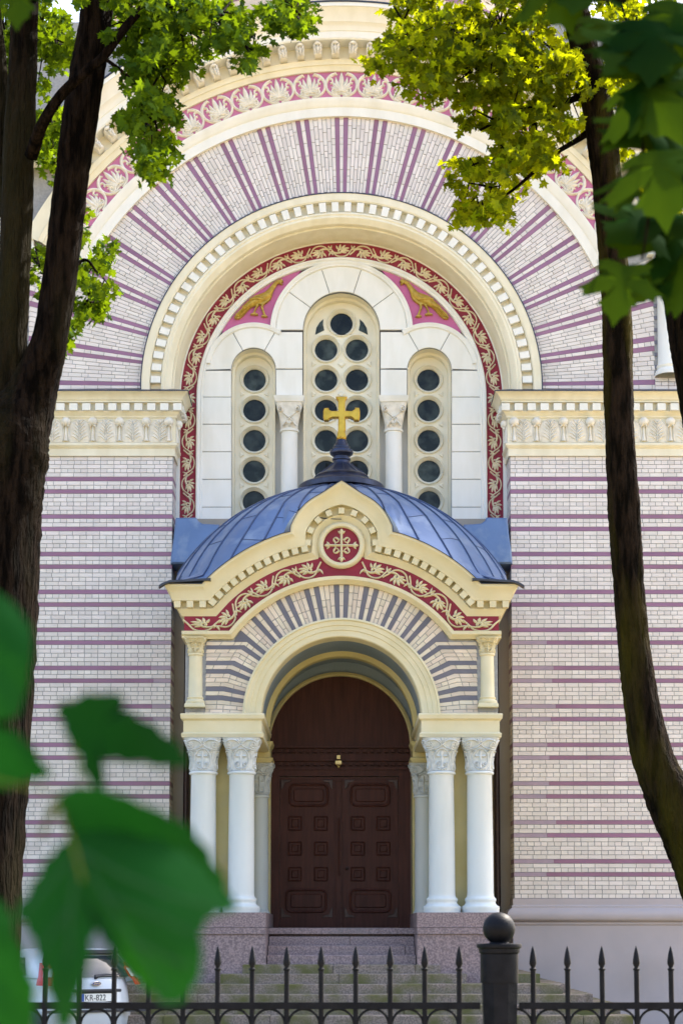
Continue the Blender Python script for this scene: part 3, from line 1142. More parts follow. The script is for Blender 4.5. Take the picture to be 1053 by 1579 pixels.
def window(cx, cy, rad, cols, name):
    """arched opening with a stone plate pierced by round panes"""
    win = link(name, None, church)
    c = T(cx, cy)
    rw = rad * ST
    zl = ZLOW
    m = MB()                         # reveal
    prof = [(rw - .004, YT + .006), (rw - .006, YT + .20), (rw - .05, YT + .23), (rw - .06, YW)]
    rows = [[(c[0] + r, y, zl) for r, y in prof]]
    for i in range(33):
        a = pi * i / 32
        rows.append([(c[0] + r * cos(a), y, c[1] + r * sin(a)) for r, y in prof])
    rows.append([(c[0] - r, y, zl) for r, y in prof])
    m.grid(rows)
    m.obj('reveal', M_cream, win, smooth=35)
    # pierced plate
    m = MB()
    gl = []
    zpane = [(584.5 + 46.8 * k) for k in range(6)]
    SW = sc(650, YW)
    rg = 17.4 * SW
    pitch = zz(584.5, YW) - zz(631.3, YW)
    z1 = zz(584.5, YW)
    if cols == 1:
        cells = [(c[0], z1 - k * pitch, rw, 0) for k in range(5)]
        ztop = z1 + pitch / 2
        hw = rw
        xs = [0]
    else:
        cells = []
        for k in range(-1, 5):
            for sg in (-1, 1):
                cells.append((c[0] + sg * 23.9 * SW, z1 - k * pitch, 0, sg))
        ztop = z1 + pitch * 1.5
        hw = rw
    N = 32

    def pierced(px_, pz_, rect):
        x0, x1, z0, z1_ = rect
        angs = sorted(set([2 * pi * i / N for i in range(N)] + [atan2(zc - pz_, xc - px_) % (2 * pi) for xc in (x0, x1) for zc in (z0, z1_)]))
        rows_o, rows_i, rows_b = [], [], []
        for a in angs:
            ca, sa = cos(a), sin(a)
            t = min([((x1 if ca > 0 else x0) - px_) / ca if abs(ca) > 1e-9 else 1e9, ((z1_ if sa > 0 else z0) - pz_) / sa if abs(sa) > 1e-9 else 1e9])
            rows_o.append((px_ + ca * t, YW, pz_ + sa * t))
            rows_i.append((px_ + ca * rg * 1.32, YW, pz_ + sa * rg * 1.32))
        ring_rows = [rows_o, rows_i]
        for rr, yy in ((1.30, -.03), (1.24, -.045), (1.18, -.03), (1.14, .0), (1.06, .02), (1.0, .045), (1.0, .09)):
            ring_rows.append([(px_ + cos(a) * rg * rr, YW + yy, pz_ + sin(a) * rg * rr) for a in angs])
        m.grid(ring_rows, closed=True)
        q = MB()
        q.add([(px_, YW + .075, pz_)] + [(px_ + cos(a) * rg * 1.02, YW + .08, pz_ + sin(a) * rg * 1.02) for a in angs],
              [(0, i + 1, (i + 1) % len(angs) + 1) for i in range(len(angs))])
        gl.append(q)

    for (px_, pz_, _, sg) in cells:
        if cols == 1:
            rect = (c[0] - hw, c[0] + hw, pz_ - pitch / 2, pz_ + pitch / 2)
        else:
            rect = (c[0], c[0] + hw, pz_ - pitch / 2, pz_ + pitch / 2) if sg > 0 else (c[0] - hw, c[0], pz_ - pitch / 2, pz_ + pitch / 2)
        pierced(px_, pz_, rect)
    # head of the plate
    if cols == 2:
        zq = zz(497.5, YW)
        pierced(c[0], zq, (c[0] - hw, c[0] + hw, ztop, zq + rw))
    else:
        m.box(c[0] - hw, c[0] + hw, YW, YW + .05, ztop, c[1] + rw)
    m.obj('pierced_plate', M_wplate, win, smooth=35)
    for q in gl:
        q.obj('pane', M_glass, win)
    # small sunk triangles and lozenges between the rounds
    trac = link('tracery', None, win)
    if cols == 2:
        for k in range(-1, 4):
            zc = z1 - (k + .5) * pitch
            d = 6.2 * SW
            t_ = MB()
            t_.prism([(c[0] - d, zc), (c[0], zc - d), (c[0] + d, zc), (c[0], zc + d)], YW - .035, YW + .01, .02, .018)
            t_.obj('lozenge', M_wplate, trac)
    for (px_, pz_, _, sg) in cells:
        sides = (-1, 1) if cols == 1 else (sg,)
        for q in sides:
            xo = px_ + q * 21.5 * SW
            for dz in (-1,):
                zc = pz_ + dz * pitch / 2
                t_ = MB()
                t_.prism([(xo, zc - 4.5 * SW), (xo, zc + 4.5 * SW), (xo - q * 6.5 * SW, zc)], YW - .03 - .002 * dz, YW + .01, .012, .01)
                t_.obj('spandrel_wedge', M_wplate, trac)
    if cols == 2:
        for sg in (-1, 1):
            q = MB()
            P = lambda x, y: (at(526.5 + sg * (526.5 - x), y, YW).x, at(526.5, y, YW).z)
            pts = [P(486, 516), (P(488, 505)), P(493, 497), P(498.5, 492), P(498, 500), P(500, 509)]
            q.prism(pts, YW - .012, YW + .02)
            q.obj('pane', M_glass, win)


window(526.5, 508.5, 59.0, 2, 'window')
window(526.5 - 135.5, 570, 34.0, 1, 'window')
window(526.5 + 135.5, 570, 34.0, 1, 'window')
# closing plate behind the windows
m = MB()
m.box(-4.2, 4.2, YW + .12, YW + .2, ZLOW - .5, CT + RT(262))
m.obj('backing_wall', M_beige, church)

# --- drum and corner turrets over the roof
m = MB()
YD = 11.0
zd0 = 12.0
rd = 6.1
m.lathe([(rd, zd0), (rd, 27), (rd + .4, 27.3), (rd + .4, 27.8), (rd * .97, 28.2), (rd * .9, 30.5), (rd * .7, 33), (rd * .4, 34.8), (.3, 35.6)], 0, YD + 2, 64)
drum = m.obj('dome_drum', M_sunwall, church, smooth=30)
for k in range(12):
    z = 20.0 + k * .55 + (.0 if k % 2 else .1)
    m = MB()
    m.lathe([(rd + .012, z), (rd + .012, z + .11)], 0, YD + 2, 64)
    m.obj('stripe', M_stripe, drum)
for k in range(-4, 5):
    a = -pi / 2 + k * radians(20)
    q = MB()
    q.prism([(.55 * cos(t), .55 * sin(t)) for t in [2 * pi * i / 24 for i in range(24)]], -.06, .05, .03)
    q2 = MB()
    q2.prism([(.42 * cos(t), .42 * sin(t)) for t in [2 * pi * i / 24 for i in range(24)]], -.08, .05)
    x, y = (rd + .01) * cos(a), YD + 2 + (rd + .01) * sin(a)
    zw = 22.6 if k else 21.9
    o_ = q.obj('window', M_cream, drum)
    o_.location = (x, y, zw)
    o_.rotation_euler = (0, 0, a + pi / 2)
    o2 = q2.obj('pane', M_glass, o_)
for sg in (-1, 1):
    m = MB()
    cx = sg * 5.75
    m.lathe([(1.0, 15.8), (1.0, 17.4), (1.15, 17.5), (1.15, 17.7), (.95, 17.8), (.9, 18.3), (.6, 18.9), (.2, 19.3), (.05, 19.9)], cx, 3.0, 16)
    m.obj('turret', M_turret, church, smooth=30)

# ================================================================== DOOR (of the church)
YDO = -.28
D = lambda px, py, y=YDO: (at(px, py, y).x, at(px, py, y).z)
dr = link('door', None, church)
zfl = 1.79
SD = sc(1200, YDO)
m = MB()
cxd, czd = D(524, 1150)
rD = 108.5 * SD
YJ = YDO - .10
poly = [(cxd - rD - .25, zfl), (cxd - rD - .25, czd)] + []
# dark head over the door leaves
head = [(cxd + rD * cos(pi * i / 32), czd + rD * sin(pi * i / 32)) for i in range(33)]
m.prism(head + [(cxd - rD, D(0, 1192)[1]), (cxd + rD, D(0, 1192)[1])], YDO + .02, YDO + .12)
m.obj('door_head', M_door, dr)
m = MB()
for (xa, xb) in ((cxd - rD, D(431, 1300)[0]), (D(614.5, 1300)[0], cxd + rD)):
    m.box(xa, xb, YDO - .03, YDO + .1, zfl, D(0, 1192)[1])
m.box(cxd - rD, cxd + rD, YDO - .035, YDO + .1, D(0, 1197.5)[1], D(0, 1188)[1])
m.obj('door_frame', M_door, dr)
m = MB()
for (ya, yb, pj) in ((1150, 1154, .05), (1164, 1174, .035), (1184, 1188, .06)):
    m.box(cxd - rD, cxd + rD, YDO - pj, YDO + .05, D(0, yb)[1], D(0, ya)[1])
tr = m.obj('transom', M_door, dr)
dn = MB()
dn.box(-.03, .03, -.05, .02, -.028, .028)
dn_me = dn.mesh('dentil', M_door)
for yy in (1158.5, 1178.5):
    for k in range(20):
        x = cxd - rD + .06 + k * (2 * rD - .12) / 19
        link('dentil', dn_me, tr, loc=(x, YDO, D(0, yy)[1]))
zt, zb = D(0, 1198)[1], zfl + .01


def rrect(x0, x1, z0, z1, r, n=4):
    p = []
    for cx, cz, a in ((x1 - r, z1 - r, 0), (x0 + r, z1 - r, 90), (x0 + r, z0 + r, 180), (x1 - r, z0 + r, 270)):
        for i in range(n + 1):
            t = radians(a + 90 * i / n)
            p.append((cx + r * cos(t), cz + r * sin(t)))
    return p


Z5 = lambda x, y: D(400 + x / 3.85, 1030 + y / 3.85)
for sg, (lx0, lx1) in ((-1, (431, 519)), (1, (526, 614.5))):
    lf_ = MB()
    xa, xb = D(lx0, 1300)[0], D(lx1, 1300)[0]
    lf_.box(xa + .006, xb - .004, YDO, YDO + .06, zb, zt - .01)
    leaf = lf_.obj('door_leaf', M_door, dr)
    big = ((180, 405, 695, 820), (160, 395, 1320, 1450)) if sg < 0 else ((545, 770, 695, 820), (540, 775, 1320, 1450))
    for x0, x1, y0, y1 in big:
        a_, b_ = Z5(x0, y1), Z5(x1, y0)
        p = MB()
        p.relief(rrect(a_[0], b_[0], a_[1], b_[1], .09) + [rrect(a_[0], b_[0], a_[1], b_[1], .09)[0]], .025, YDO, .03)
        i_ = .07
        p.prism(rrect(a_[0] + i_, b_[0] - i_, a_[1] + i_, b_[1] - i_, .05), YDO - .02, YDO + .01, .015)
        p.obj('panel', M_door, leaf, smooth=40)
    xs = ((175, 248), (328, 402)) if sg < 0 else ((545, 622), (697, 773))
    for x0, x1 in xs:
        for y0, y1 in ((885, 965), (1037, 1112), (1188, 1265)):
            a_, b_ = Z5(x0, y1), Z5(x1, y0)
            p = MB()
            f_ = rrect(a_[0], b_[0], a_[1], b_[1], .004, 1)
            p.relief(f_ + [f_[0]], .014, YDO, .028)
            p.prism(rrect(a_[0] + .045, b_[0] - .045, a_[1] + .045, b_[1] - .045, .004, 1), YDO - .018, YDO + .01, .016)
            p.obj('panel', M_door, leaf)
    # corner irons
    for (cx_, cy_) in (((128, 665), (435, 665), (128, 1485), (435, 1485)) if sg < 0 else ((505, 665), (820, 665), (505, 1485), (820, 1485))):
        q = Z5(cx_, cy_)
        sx = 1 if cx_ in (128, 505) else -1
        sz = -1 if cy_ < 1000 else 1
        p = MB()
        p.prism([(q[0], q[1]), (q[0] + sx * .19, q[1]), (q[0] + sx * .15, q[1] + sz * .045), (q[0] + sx * .07, q[1] + sz * .06), (q[0] + sx * .045, q[1] + sz * .14), (q[0], q[1] + sz * .19)], YDO - .012, YDO + .01, .006)
        p.obj('corner_iron', M_iron2, leaf)
m = MB()
xa = D(522.5, 1300)[0]
m.box(xa - .045, xa + .045, YDO - .045, YDO + .05, zb, zt - .01)
for yy in (1268, 1348, 1205):
    m.box(xa - .055, xa + .055, YDO - .06, YDO + .0, D(0, yy)[1] - .012, D(0, yy)[1] + .012)
m.tube([(xa, YDO - .06, D(0, 1262)[1]), (xa, YDO - .06, D(0, 1352)[1])], .014, 8)
m.obj('astragal', M_door, dr)
m = MB()
q = D(535, 1340)
m.lathe([(.0, q[1] - .03), (.02, q[1] - .02), (.026, q[1]), (.02, q[1] + .02), (0, q[1] + .03)], q[0], YDO - .03, 10)
m.obj('door_knob', M_iron2, dr)
# little lantern over the door
lan = link('lantern', None, church)
q = D(522, 1176)
m = MB()
m.box(q[0] - .032, q[0] + .032, YDO - .16, YDO - .09, D(0, 1172)[1], D(0, 1166.5)[1])
m.rects(q[0] - .055, q[0] + .055, YDO - .20, YDO - .09, [(D(0, 1181.5)[1], -.01), (D(0, 1180)[1], .0), (D(0, 1175.5)[1], 0), (D(0, 1174)[1], -.015)])
m.obj('lantern_box', M_brass, lan)
m = MB()
m.lathe([(.0, D(0, 1186.5)[1]), (.02, D(0, 1185)[1]), (.026, D(0, 1183)[1]), (.018, D(0, 1181.6)[1]), (.0, D(0, 1181.4)[1])], q[0], YDO - .145, 10)
m.obj('pendant', M_brass, lan)

# ================================================================== PORCH
porch = thing('entrance_porch', 'yellow domed entrance porch with paired white columns, blue metal roof and crimson frieze', 'porch')
YF = -2.88                       # face of the brickwork
PX = lambda px, py, y=YF: at(px, py, y).x
PZ = lambda py, y=YF: zz(py, y)
SP = sc(1050, YF)
CPX, CPZ = 0.0, PZ(1104)
RP = lambda px: px * SP

# piers, imposts, plinths, columns on each side
ZPL = PZ(1408, -3.05)            # top of the granite plinths
ZI0, ZI1 = PZ(1139, -3.1), PZ(1101, -3.1)
CX1, CX2 = (740 - 680.5) / 2, None
xc_in = (681 - 372.5) / 2 * sc(1250, -2.95)
xc_out = (740 - 313.5) / 2 * sc(1250, -2.95)
YC = -2.93                       # column axis


def capital(cx, cy, z0, z1, r0, half, parent, material=M_cap):
    m = MB()
    rows = []
    N = 40
    H_ = z1 - z0

    def rad(t):
        return r0 * (1.02 + .02 * t) + (half - r0) * max(0, (t - .42) / .58) ** 1.5 if t > .42 else r0 * (1.02 + .02 * t)

    def nn(t):
        return 2 + 8 * max(0, t - .25) ** 1.2

    for i in range(13):
        t = i / 12
        rr, n_ = rad(t), nn(t)
        rows.append([(cx + rr * math.copysign(abs(cos(q)) ** (2 / n_), cos(q)), cy + rr * math.copysign(abs(sin(q)) ** (2 / n_), sin(q)), z0 + H_ * t)
                     for q in [2 * pi * j / N for j in range(N)]])
    m.grid(rows, closed=True)
    cap_ = m.obj('capital', material, parent, smooth=45)

    def fy(x, z):
        t = min(max((z - z0) / H_, 0), 1)
        rr, n_ = rad(t), nn(t)
        u_ = min(abs(x - cx) / rr, .985)
        return cy - rr * (1 - u_ ** n_) ** (1 / n_) + .004

    c = MB()
    h = .030
    for sg in (-1, 1):
        X = lambda u_: cx + sg * half * u_
        Zv = lambda t: z0 + H_ * t
        c.relief(spiral(X(.66), Zv(.78), half * .23, half * .05, radians(90 if sg > 0 else 90), sg * -1.6, 18), half * .055, 0, h, fy)
        c.relief(smooth_path([(X(.66), Zv(.915)), (X(.38), Zv(.93)), (X(.14), Zv(.86)), (X(0), Zv(.76))], 4), half * .05, 0, h, fy)
        c.relief(smooth_path([(X(.72), Zv(.62)), (X(.42), Zv(.66)), (X(.2), Zv(.70)), (X(0), Zv(.80))], 4), half * .045, 0, h, fy)
        # oval frame round the cross
        c.relief(smooth_path([(X(0), Zv(.66)), (X(.22), Zv(.62)), (X(.40), Zv(.46)), (X(.40), Zv(.26)), (X(.26), Zv(.10)), (X(0), Zv(.03))], 4), half * .042, 0, h, fy)
        c.relief(smooth_path([(X(.86), Zv(.60)), (X(.60), Zv(.56)), (X(.53), Zv(.34)), (X(.50), Zv(.05))], 4), half * .05, 0, h, fy)
        c.relief(spiral(X(.20), Zv(.20), half * .13, half * .04, radians(60), sg * -1.2, 12), half * .035, 0, h, fy)
        teardrop(c, X(.04), Zv(.84), X(.20), Zv(.96), half * .06, 0, h, 0, fy)
        teardrop(c, X(.56), Zv(.10), X(.58), Zv(.42), half * .07, 0, h, 0, fy)
    c.relief([(cx, z0 + H_ * .08), (cx, z0 + H_ * .3), (cx, z0 + H_ * .58)], [half * .10, half * .055, half * .10], 0, h * 1.3, fy)
    c.relief([(cx - half * .27, z0 + H_ * .44), (cx, z0 + H_ * .44), (cx + half * .27, z0 + H_ * .44)], [half * .09, half * .05, half * .09], 0, h * 1.3, fy)
    teardrop(c, cx, z0 + H_ * .82, cx, z0 + H_ * 1.0, half * .07, 0, h, 0, fy)
    for k in range(-4, 5):
        c.relief([(cx + k * r0 * .2, z0 + .005), (cx + k * r0 * .2, z0 + H_ * .06)], half * .04, 0, h * .6, fy)
    # side reliefs (same pattern turned a quarter)
    carv = c.obj('carving', material, cap_, smooth=60)
    for q in (pi / 2, -pi / 2):
        o = link('carving', carv.data, cap_)
        o.matrix_local = Matrix.Translation((cx, cy, 0)) @ Matrix.Rotation(q, 4, 'Z') @ Matrix.Translation((-cx, -cy, 0))
    return cap_


def column(cx, cy, zb, zcap, zt, rb, rt, half, parent, mm=M_col):
    col = link('column', None, parent)
    m = MB()
    k = rb
    m.lathe([(k * 1.42, zb), (k * 1.42, zb + .05), (k * 1.45, zb + .07), (k * 1.42, zb + .10), (k * 1.25, zb + .12), (k * 1.15, zb + .15), (k * 1.13, zb + .17), (k * 1.17, zb + .19),
             (k * 1.20, zb + .21), (k * 1.16, zb + .235), (k * 1.06, zb + .25), (k * 1.02, zb + .28), (k, zb + .33), (k * .995, zb + 1.0), (rt, zcap - .07), (rt * 1.03, zcap - .055),
             (rt * 1.14, zcap - .05), (rt * 1.17, zcap - .03), (rt * 1.12, zcap - .01), (rt, zcap)], cx, cy, 40)
    m.obj('shaft', mm, col, smooth=40)
    capital(cx, cy, zcap, zt, rt, half, col, M_cap)
    return col


ZC0 = PZ(1188.5, -3.13)
for sg in (-1, 1):
    for xc_ in (xc_in, xc_out):
        column(sg * xc_, YC, ZPL, ZC0, ZI0, 20.3 * sc(1300, YC), 19.2 * sc(1300, YC), 28.8 * sc(1150, -3.1), porch)
    # impost block over each pair
    m = MB()
    xa, xb = 122.5 * sc(1110, -3.1), 244.0 * sc(1110, -3.1)
    xa, xb = (xa, xb) if sg > 0 else (-xb, -xa)
    yb_ = -.45
    m.rects(xa, xb, -3.12, yb_, [(ZI0, -.03), (ZI0 + .015, .02), (ZI0 + .075, .03), (ZI0 + .09, .01), (ZI0 + .10, -.005), (ZI1 - .115, -.005), (ZI1 - .10, .01), (ZI1 - .085, .035), (ZI1 - .02, .045), (ZI1, .035)])
    m.obj('impost', M_pcream, porch, smooth=30)
    # pier behind the columns
    m = MB()
    xa2, xb2 = sg * (xc_in - .10), sg * (xc_out + .02)
    m.box(min(xa2, xb2), max(xa2, xb2), -2.70, -.4, 1.0, ZI0)
    m.obj('pier', M_yellow, porch)
    # small inner columns by the door with their imposts
    xi = sg * 126.0 * sc(1250, -.75)
    ic = column(xi, -.72, zfl + .05, zz(1226, -.8), zz(1178, -.8), .155, .145, .25, porch)
    m = MB()
    xq0, xq1 = sg * (rD - .03), sg * (rD + .55)
    ztop_i = zz(1147, -.7)
    m.rects(min(xq0, xq1), max(xq0, xq1), -1.02, -.30, [(zz(1178, -.8), .0), (zz(1173, -.8), .03), (zz(1171, -.8), .03), (zz(1170, -.8), -.02), (ztop_i - .10, -.02), (ztop_i - .05, .01), (ztop_i, .03)])
    m.obj('impost', M_yellow, porch)
    m = MB()
    xq0, xq1 = sg * (rD - .005), sg * (rD + .6)
    m.box(min(xq0, xq1), max(xq0, xq1), -.55, -.15, zfl, zz(1178, -.8))
    m.obj('jamb', M_yellow, porch)
    # granite plinth
    pl = MB()
    xa, xb = 117.0 * sc(1450, -3.28), 246.0 * sc(1450, -3.28)
    xa, xb = (xa, xb) if sg > 0 else (-xb, -xa)
    pl.rects(xa, xb, -3.26, -.35, [(PZ(1431, -3.26), 0), (ZPL, 0)])
    pp = pl.obj('plinth', M_granite, porch)
    pl = MB()
    pl.rects(xa, xb, -3.28, -.35, [(PZ(1441, -3.26), 0.0), (PZ(1440, -3.26), 0.0), (PZ(1431.6, -3.26), 0)])
    pl.obj('plinth_course', M_granite, pp)
    pl = MB()
    pl.rects(xa, xb, -3.25, -.35, [(0, 0.0), (PZ(1441.6, -3.26), 0)])
    pl.obj('plinth_base', M_granite, pp)
    # dark gap and downpipe at the church wall
    m = MB()
    xd = sg * (XC - .26)
    m.tube([(xd, .44, 0.3), (xd, .44, 7.2)], .055, 10)
    m.obj('downpipe', M_iron2, porch, smooth=40)

# porch brick front over the imposts
bw = MB()
# mortar sheet in polar form
XW = 241.0 * SP
XCO = 209.5 * SP                 # inner edge of the colonette niche
ZBAND = PZ(986)
RPI, RPO = RP(151.5), RP(206)
ZI1f = ZI1 - .02
rows = []
for i in range(41):
    a = pi * i / 40
    p0 = (RPI * .9 * cos(a), CPZ + RPI * .9 * sin(a))
    R2 = RP(212)
    if R2 * sin(a) + CPZ < ZBAND + .05:
        x2, z2 = math.copysign(XW, cos(a)), CPZ + min(max(R2 * sin(a), 0), ZBAND - CPZ + .1)
    else:
        x2, z2 = R2 * cos(a), CPZ + R2 * sin(a)
    rows.append([(p0[0], YF + .012, p0[1]), (x2, YF + .012, z2)])
bw.grid(rows)
pwall = bw.obj('brick_front', M_mortar, porch)
dAp = radians(13.2) / 6
Rb = RP(186)


def pmap(s, a):
    """radial out to Rb, then level towards the colonette (low angles only)"""
    sa, ca = sin(a), cos(a)
    zlim = ZBAND - CPZ
    if s <= Rb or Rb * sa > zlim:
        r_ = min(s, RPO)
        return (r_ * ca, CPZ + r_ * sa)
    return (math.copysign(min(abs(Rb * ca) + (s - Rb), XCO), ca), CPZ + Rb * sa)


for c in range(-42, 43):
    a0 = pi / 2 + (c - .5) * dAp
    a1 = a0 + dAp
    if a0 < 0.0 or a1 > pi - 0.0:
        continue
    am = (a0 + a1) / 2
    off = ((c + 3) % 6) - 3
    stripe = off in (-1, 1)
    low = Rb * sin(max(a0, pi - a1) if am > pi / 2 else a1) < ZBAND - CPZ
    if low:
        lo_a = min(a0, a1)
        smax = Rb + XCO - abs(Rb * cos(am)) if abs(Rb * cos(am)) < XCO else Rb
        if abs(RPI * cos(am)) > XCO:
            continue
    else:
        smax = RPO
    g1 = 0 if stripe else GAP * .5

    def piece(sa, sb, mmat, nm):
        n_ = 1 if sb <= Rb or sa >= Rb else 2
        ss = [sa, sb] if n_ == 1 else [sa, Rb, sb]
        lo = [pmap(s, a0 + g1 / max(s, .1)) for s in ss]
        hi = [pmap(s, a1 - g1 / max(s, .1)) for s in ss]
        poly = lo + hi[::-1]
        if max(abs(poly[0][0] - poly[1][0]) + abs(poly[0][1] - poly[1][1]), 0) < .03:
            return
        m = MB()
        m.prism(poly, YF + random.uniform(-.002, .002), YF + .02)
        m.obj(nm, mmat, pwall)

    if stripe:
        piece(RPI, smax, M_slate, 'stripe')
        continue
    s = RPI
    first = LST * (.45 if c % 2 else .9)
    while s < smax - .02:
        e = min(s + first, smax)
        if smax - e < .05:
            e = smax
        piece(s, e - (GAP if e < smax else 0), M_brickp, 'brick')
        s = e
        first = LST * (.45 if random.random() < .25 else .9)

# lowest level row of bricks and corner returns beside the colonettes
for sg in (-1, 1):
    m = MB()
    x = RPI
    while x < XW - .03:
        L = min(.13, XW - x)
        m = MB()
        a_, b_ = sg * x, sg * (x + L - GAP)
        m.box(min(a_, b_), max(a_, b_), YF - .004, YF + .02, ZI1f, ZI1f + .085 - GAP, back=False)
        m.obj('brick', M_brickp, pwall)
        x += L
    # corner niche: set-back wall with stripes
    m = MB()
    a_, b_ = sg * (XCO + .005), sg * (XW - .01)
    m.box(min(a_, b_), max(a_, b_), YF + .16, YF + .9, ZI1f, ZBAND + .1)
    m.obj('niche_wall', M_brickp, porch)
    m = MB()
    h0 = ZI1f + .15
    for k, dz in enumerate((.02, .20, .62, .80, 1.1)):
        m.box(min(a_, b_) - .003, max(a_, b_) + .003, YF + .155, YF + .6, h0 + dz, h0 + dz + .075)
        xs_ = sg * XCO
        m.box(xs_ - .003, xs_ + .003, YF + .01, YF + .16, h0 + dz, h0 + dz + .075)
    m.obj('niche_stripes', M_slate, porch)
    # porch side walls
    m = MB()
    m.box(min(sg * (XW - .3), sg * (XW - .012)), max(sg * (XW - .3), sg * (XW - .012)), YF + .2, .5, ZI1f, ZBAND + .7)
    m.obj('side_wall', M_pcream, porch)
    # colonette
    col = link('colonette', None, porch)
    cx = sg * 225.0 * SP
    cy = YF + .02
    zb, zt = PZ(1092), PZ(986)
    r = 10.8 * SP
    m = MB()
    m.rects(cx - r * 1.45, cx + r * 1.45, cy - r * 1.45, cy + r * 1.45, [(zb, 0), (zb + .045, 0), (zb + .07, -.02)])
    m.lathe([(r * 1.35, zb + .07), (r * 1.4, zb + .09), (r * 1.3, zb + .12), (r * 1.1, zb + .14), (r * 1.2, zb + .165), (r * 1.02, zb + .19), (r * .95, PZ(1012)), (r * 1.12, PZ(1011)), (r * 1.12, PZ(1008.5)), (r, PZ(1008))], cx, cy, 24)
    m.obj('shaft', M_pcream, col, smooth=40)
    capital(cx, cy, PZ(1008), zt + .02, r * .95, r * 1.5, col, M_pcream)

# archivolt
m = MB()
m.ring([(RP(152), YF + .02), (RP(152), YF - .06), (RP(149), YF - .075), (RP(147), YF - .05), (RP(141), YF - .05), (RP(140), YF - .035), (RP(133.5), YF - .035), (RP(133), YF - .02),
        (RP(124.5), YF - .02), (RP(123), YF - .005), (RP(122.5), YF + .05), (RP(122.5), YF + .35)], 0, CPZ, 0.0, pi, 72)
m.obj('archivolt', M_pcream, porch, smooth=30)
# straight drop under the springing line to the impost
for sg in (-1, 1):
    m = MB()
    a_, b_ = sg * RP(122.5), sg * RP(152)
    m.box(min(a_, b_), max(a_, b_), YF - .04, YF + .35, ZI1 - .01, CPZ + .002)
    m.obj('stilt', M_pcream, porch)
# vault, rib and back wall
m = MB()
m.ring([(RP(124), YF + .3), (RP(124), -.26)], 0, CPZ, 0, pi, 60)
m.obj('vault', M_vault, porch, smooth='all')
m = MB()
zv = CPZ
m.ring([(RP(124), -1.42), (RP(118), -1.40), (RP(116), -1.38), (RP(116), -1.16), (RP(124), -1.14)], 0, zv, 0, pi, 60)
m.obj('vault_rib', M_yellow, porch, smooth=30)
m = MB()
rows = []
for i in range(41):
    a = pi * i / 40
    rows.append([(cxd + rD * cos(a), -.27, czd + rD * sin(a)), (RP(127) * cos(a), -.27, CPZ + RP(127) * sin(a))])
m.grid(rows)
m.obj('lunette', M_vault, porch)
m = MB()
m.ring([(rD + .07, -.26), (rD + .07, -.33), (rD + .02, -.36), (rD - .005, -.36), (rD - .005, YDO + .05)], cxd, czd, 0, pi, 60)
m.obj('door_arch', M_yellow, porch, smooth=30)

# band moulding over the brickwork (arc + level wings)
XBW = 246.0 * SP
aB = math.asin((ZBAND - CPZ) / RP(205.5))
path = [(XBW, ZBAND)] + arc(0, CPZ, RP(205.5), aB, pi - aB, 48) + [(-XBW, ZBAND)]
path = path[::-1]
pr = [(0, YF + .02), (0, YF - .05), (RP(2), YF - .065), (RP(4), YF - .11), (RP(6), YF - .13), (RP(11), YF - .13), (RP(11.5), YF - .11), (RP(11.5), YF - .02)]
m = MB()
m.sweep_xz(pr, path)
m.obj('band_moulding', M_pcream, porch, smooth=30)
for sg in (-1, 1):
    m = MB()
    xs_ = sg * XBW
    m.box(min(xs_, xs_ - sg * .35), max(xs_, xs_ - sg * .35), YF - .10, YF + 2.9, ZBAND + RP(.5), ZBAND + RP(9))
    m.obj('band_return', M_pcream, porch)

# crimson frieze
ZFR0, ZFR1 = ZBAND + RP(9), PZ(951)
XFR = 243.0 * SP
m = MB()
rows = []
RF0, RF1 = RP(215), RP(250)
for i in range(61):
    a = pi * i / 60
    z0 = CPZ + RF0 * sin(a)
    z1 = CPZ + RF1 * sin(a)
    if z0 < ZFR0:
        p0 = (math.copysign(min(XFR, RF0 * abs(cos(a)) + (ZFR0 - z0) * .6), cos(a)), ZFR0)
        z1c = min(max(z1, ZFR0), ZFR1)
        p1 = (math.copysign(XFR, cos(a)), z1c) if z1 < ZFR1 else (RF1 * cos(a), z1)
    else:
        p0 = (RF0 * cos(a), z0)
        p1 = (RF1 * cos(a), z1) if z1 > ZFR1 else (math.copysign(min(XFR, RF1 * abs(cos(a)) + .0), cos(a)), ZFR1)
    rows.append([(p0[0], YF - .03, p0[1]), (p1[0], YF - .03, p1[1])])
m.grid(rows)
for sg in (-1, 1):
    xs = sorted((sg * XFR, sg * RP(170)))
    m.box(xs[0], xs[1], YF - .028, YF + 2.9, ZFR0 - .02, ZFR1 + .02)
pf = m.obj('vine_frieze', M_red, porch)
Lp = RP(37)
pv = vine_unit(Lp, RP(29), .045).mesh('vine_leaf', M_leafc if False else M_pcream, 60)
a_start = radians(77)
for sg in (-1, 1):
    for k in range(5):
        a = a_start - k * (Lp / RP(232.5))
        aa = a if sg > 0 else pi - a
        flip = 1 if k % 2 else -1
        link('vine_leaf', pv, pf, loc=(RP(232.5) * cos(aa), YF - .032, CPZ + RP(232.5) * sin(aa)), rot=(0, pi / 2 - aa, 0), scale=(-1 if sg > 0 else 1, 1, flip))
    link('vine_leaf', pv, pf, loc=(sg * RP(216), YF - .032, (ZFR0 + ZFR1) / 2), scale=(-1.25 if sg > 0 else 1.25, 1, -.86))

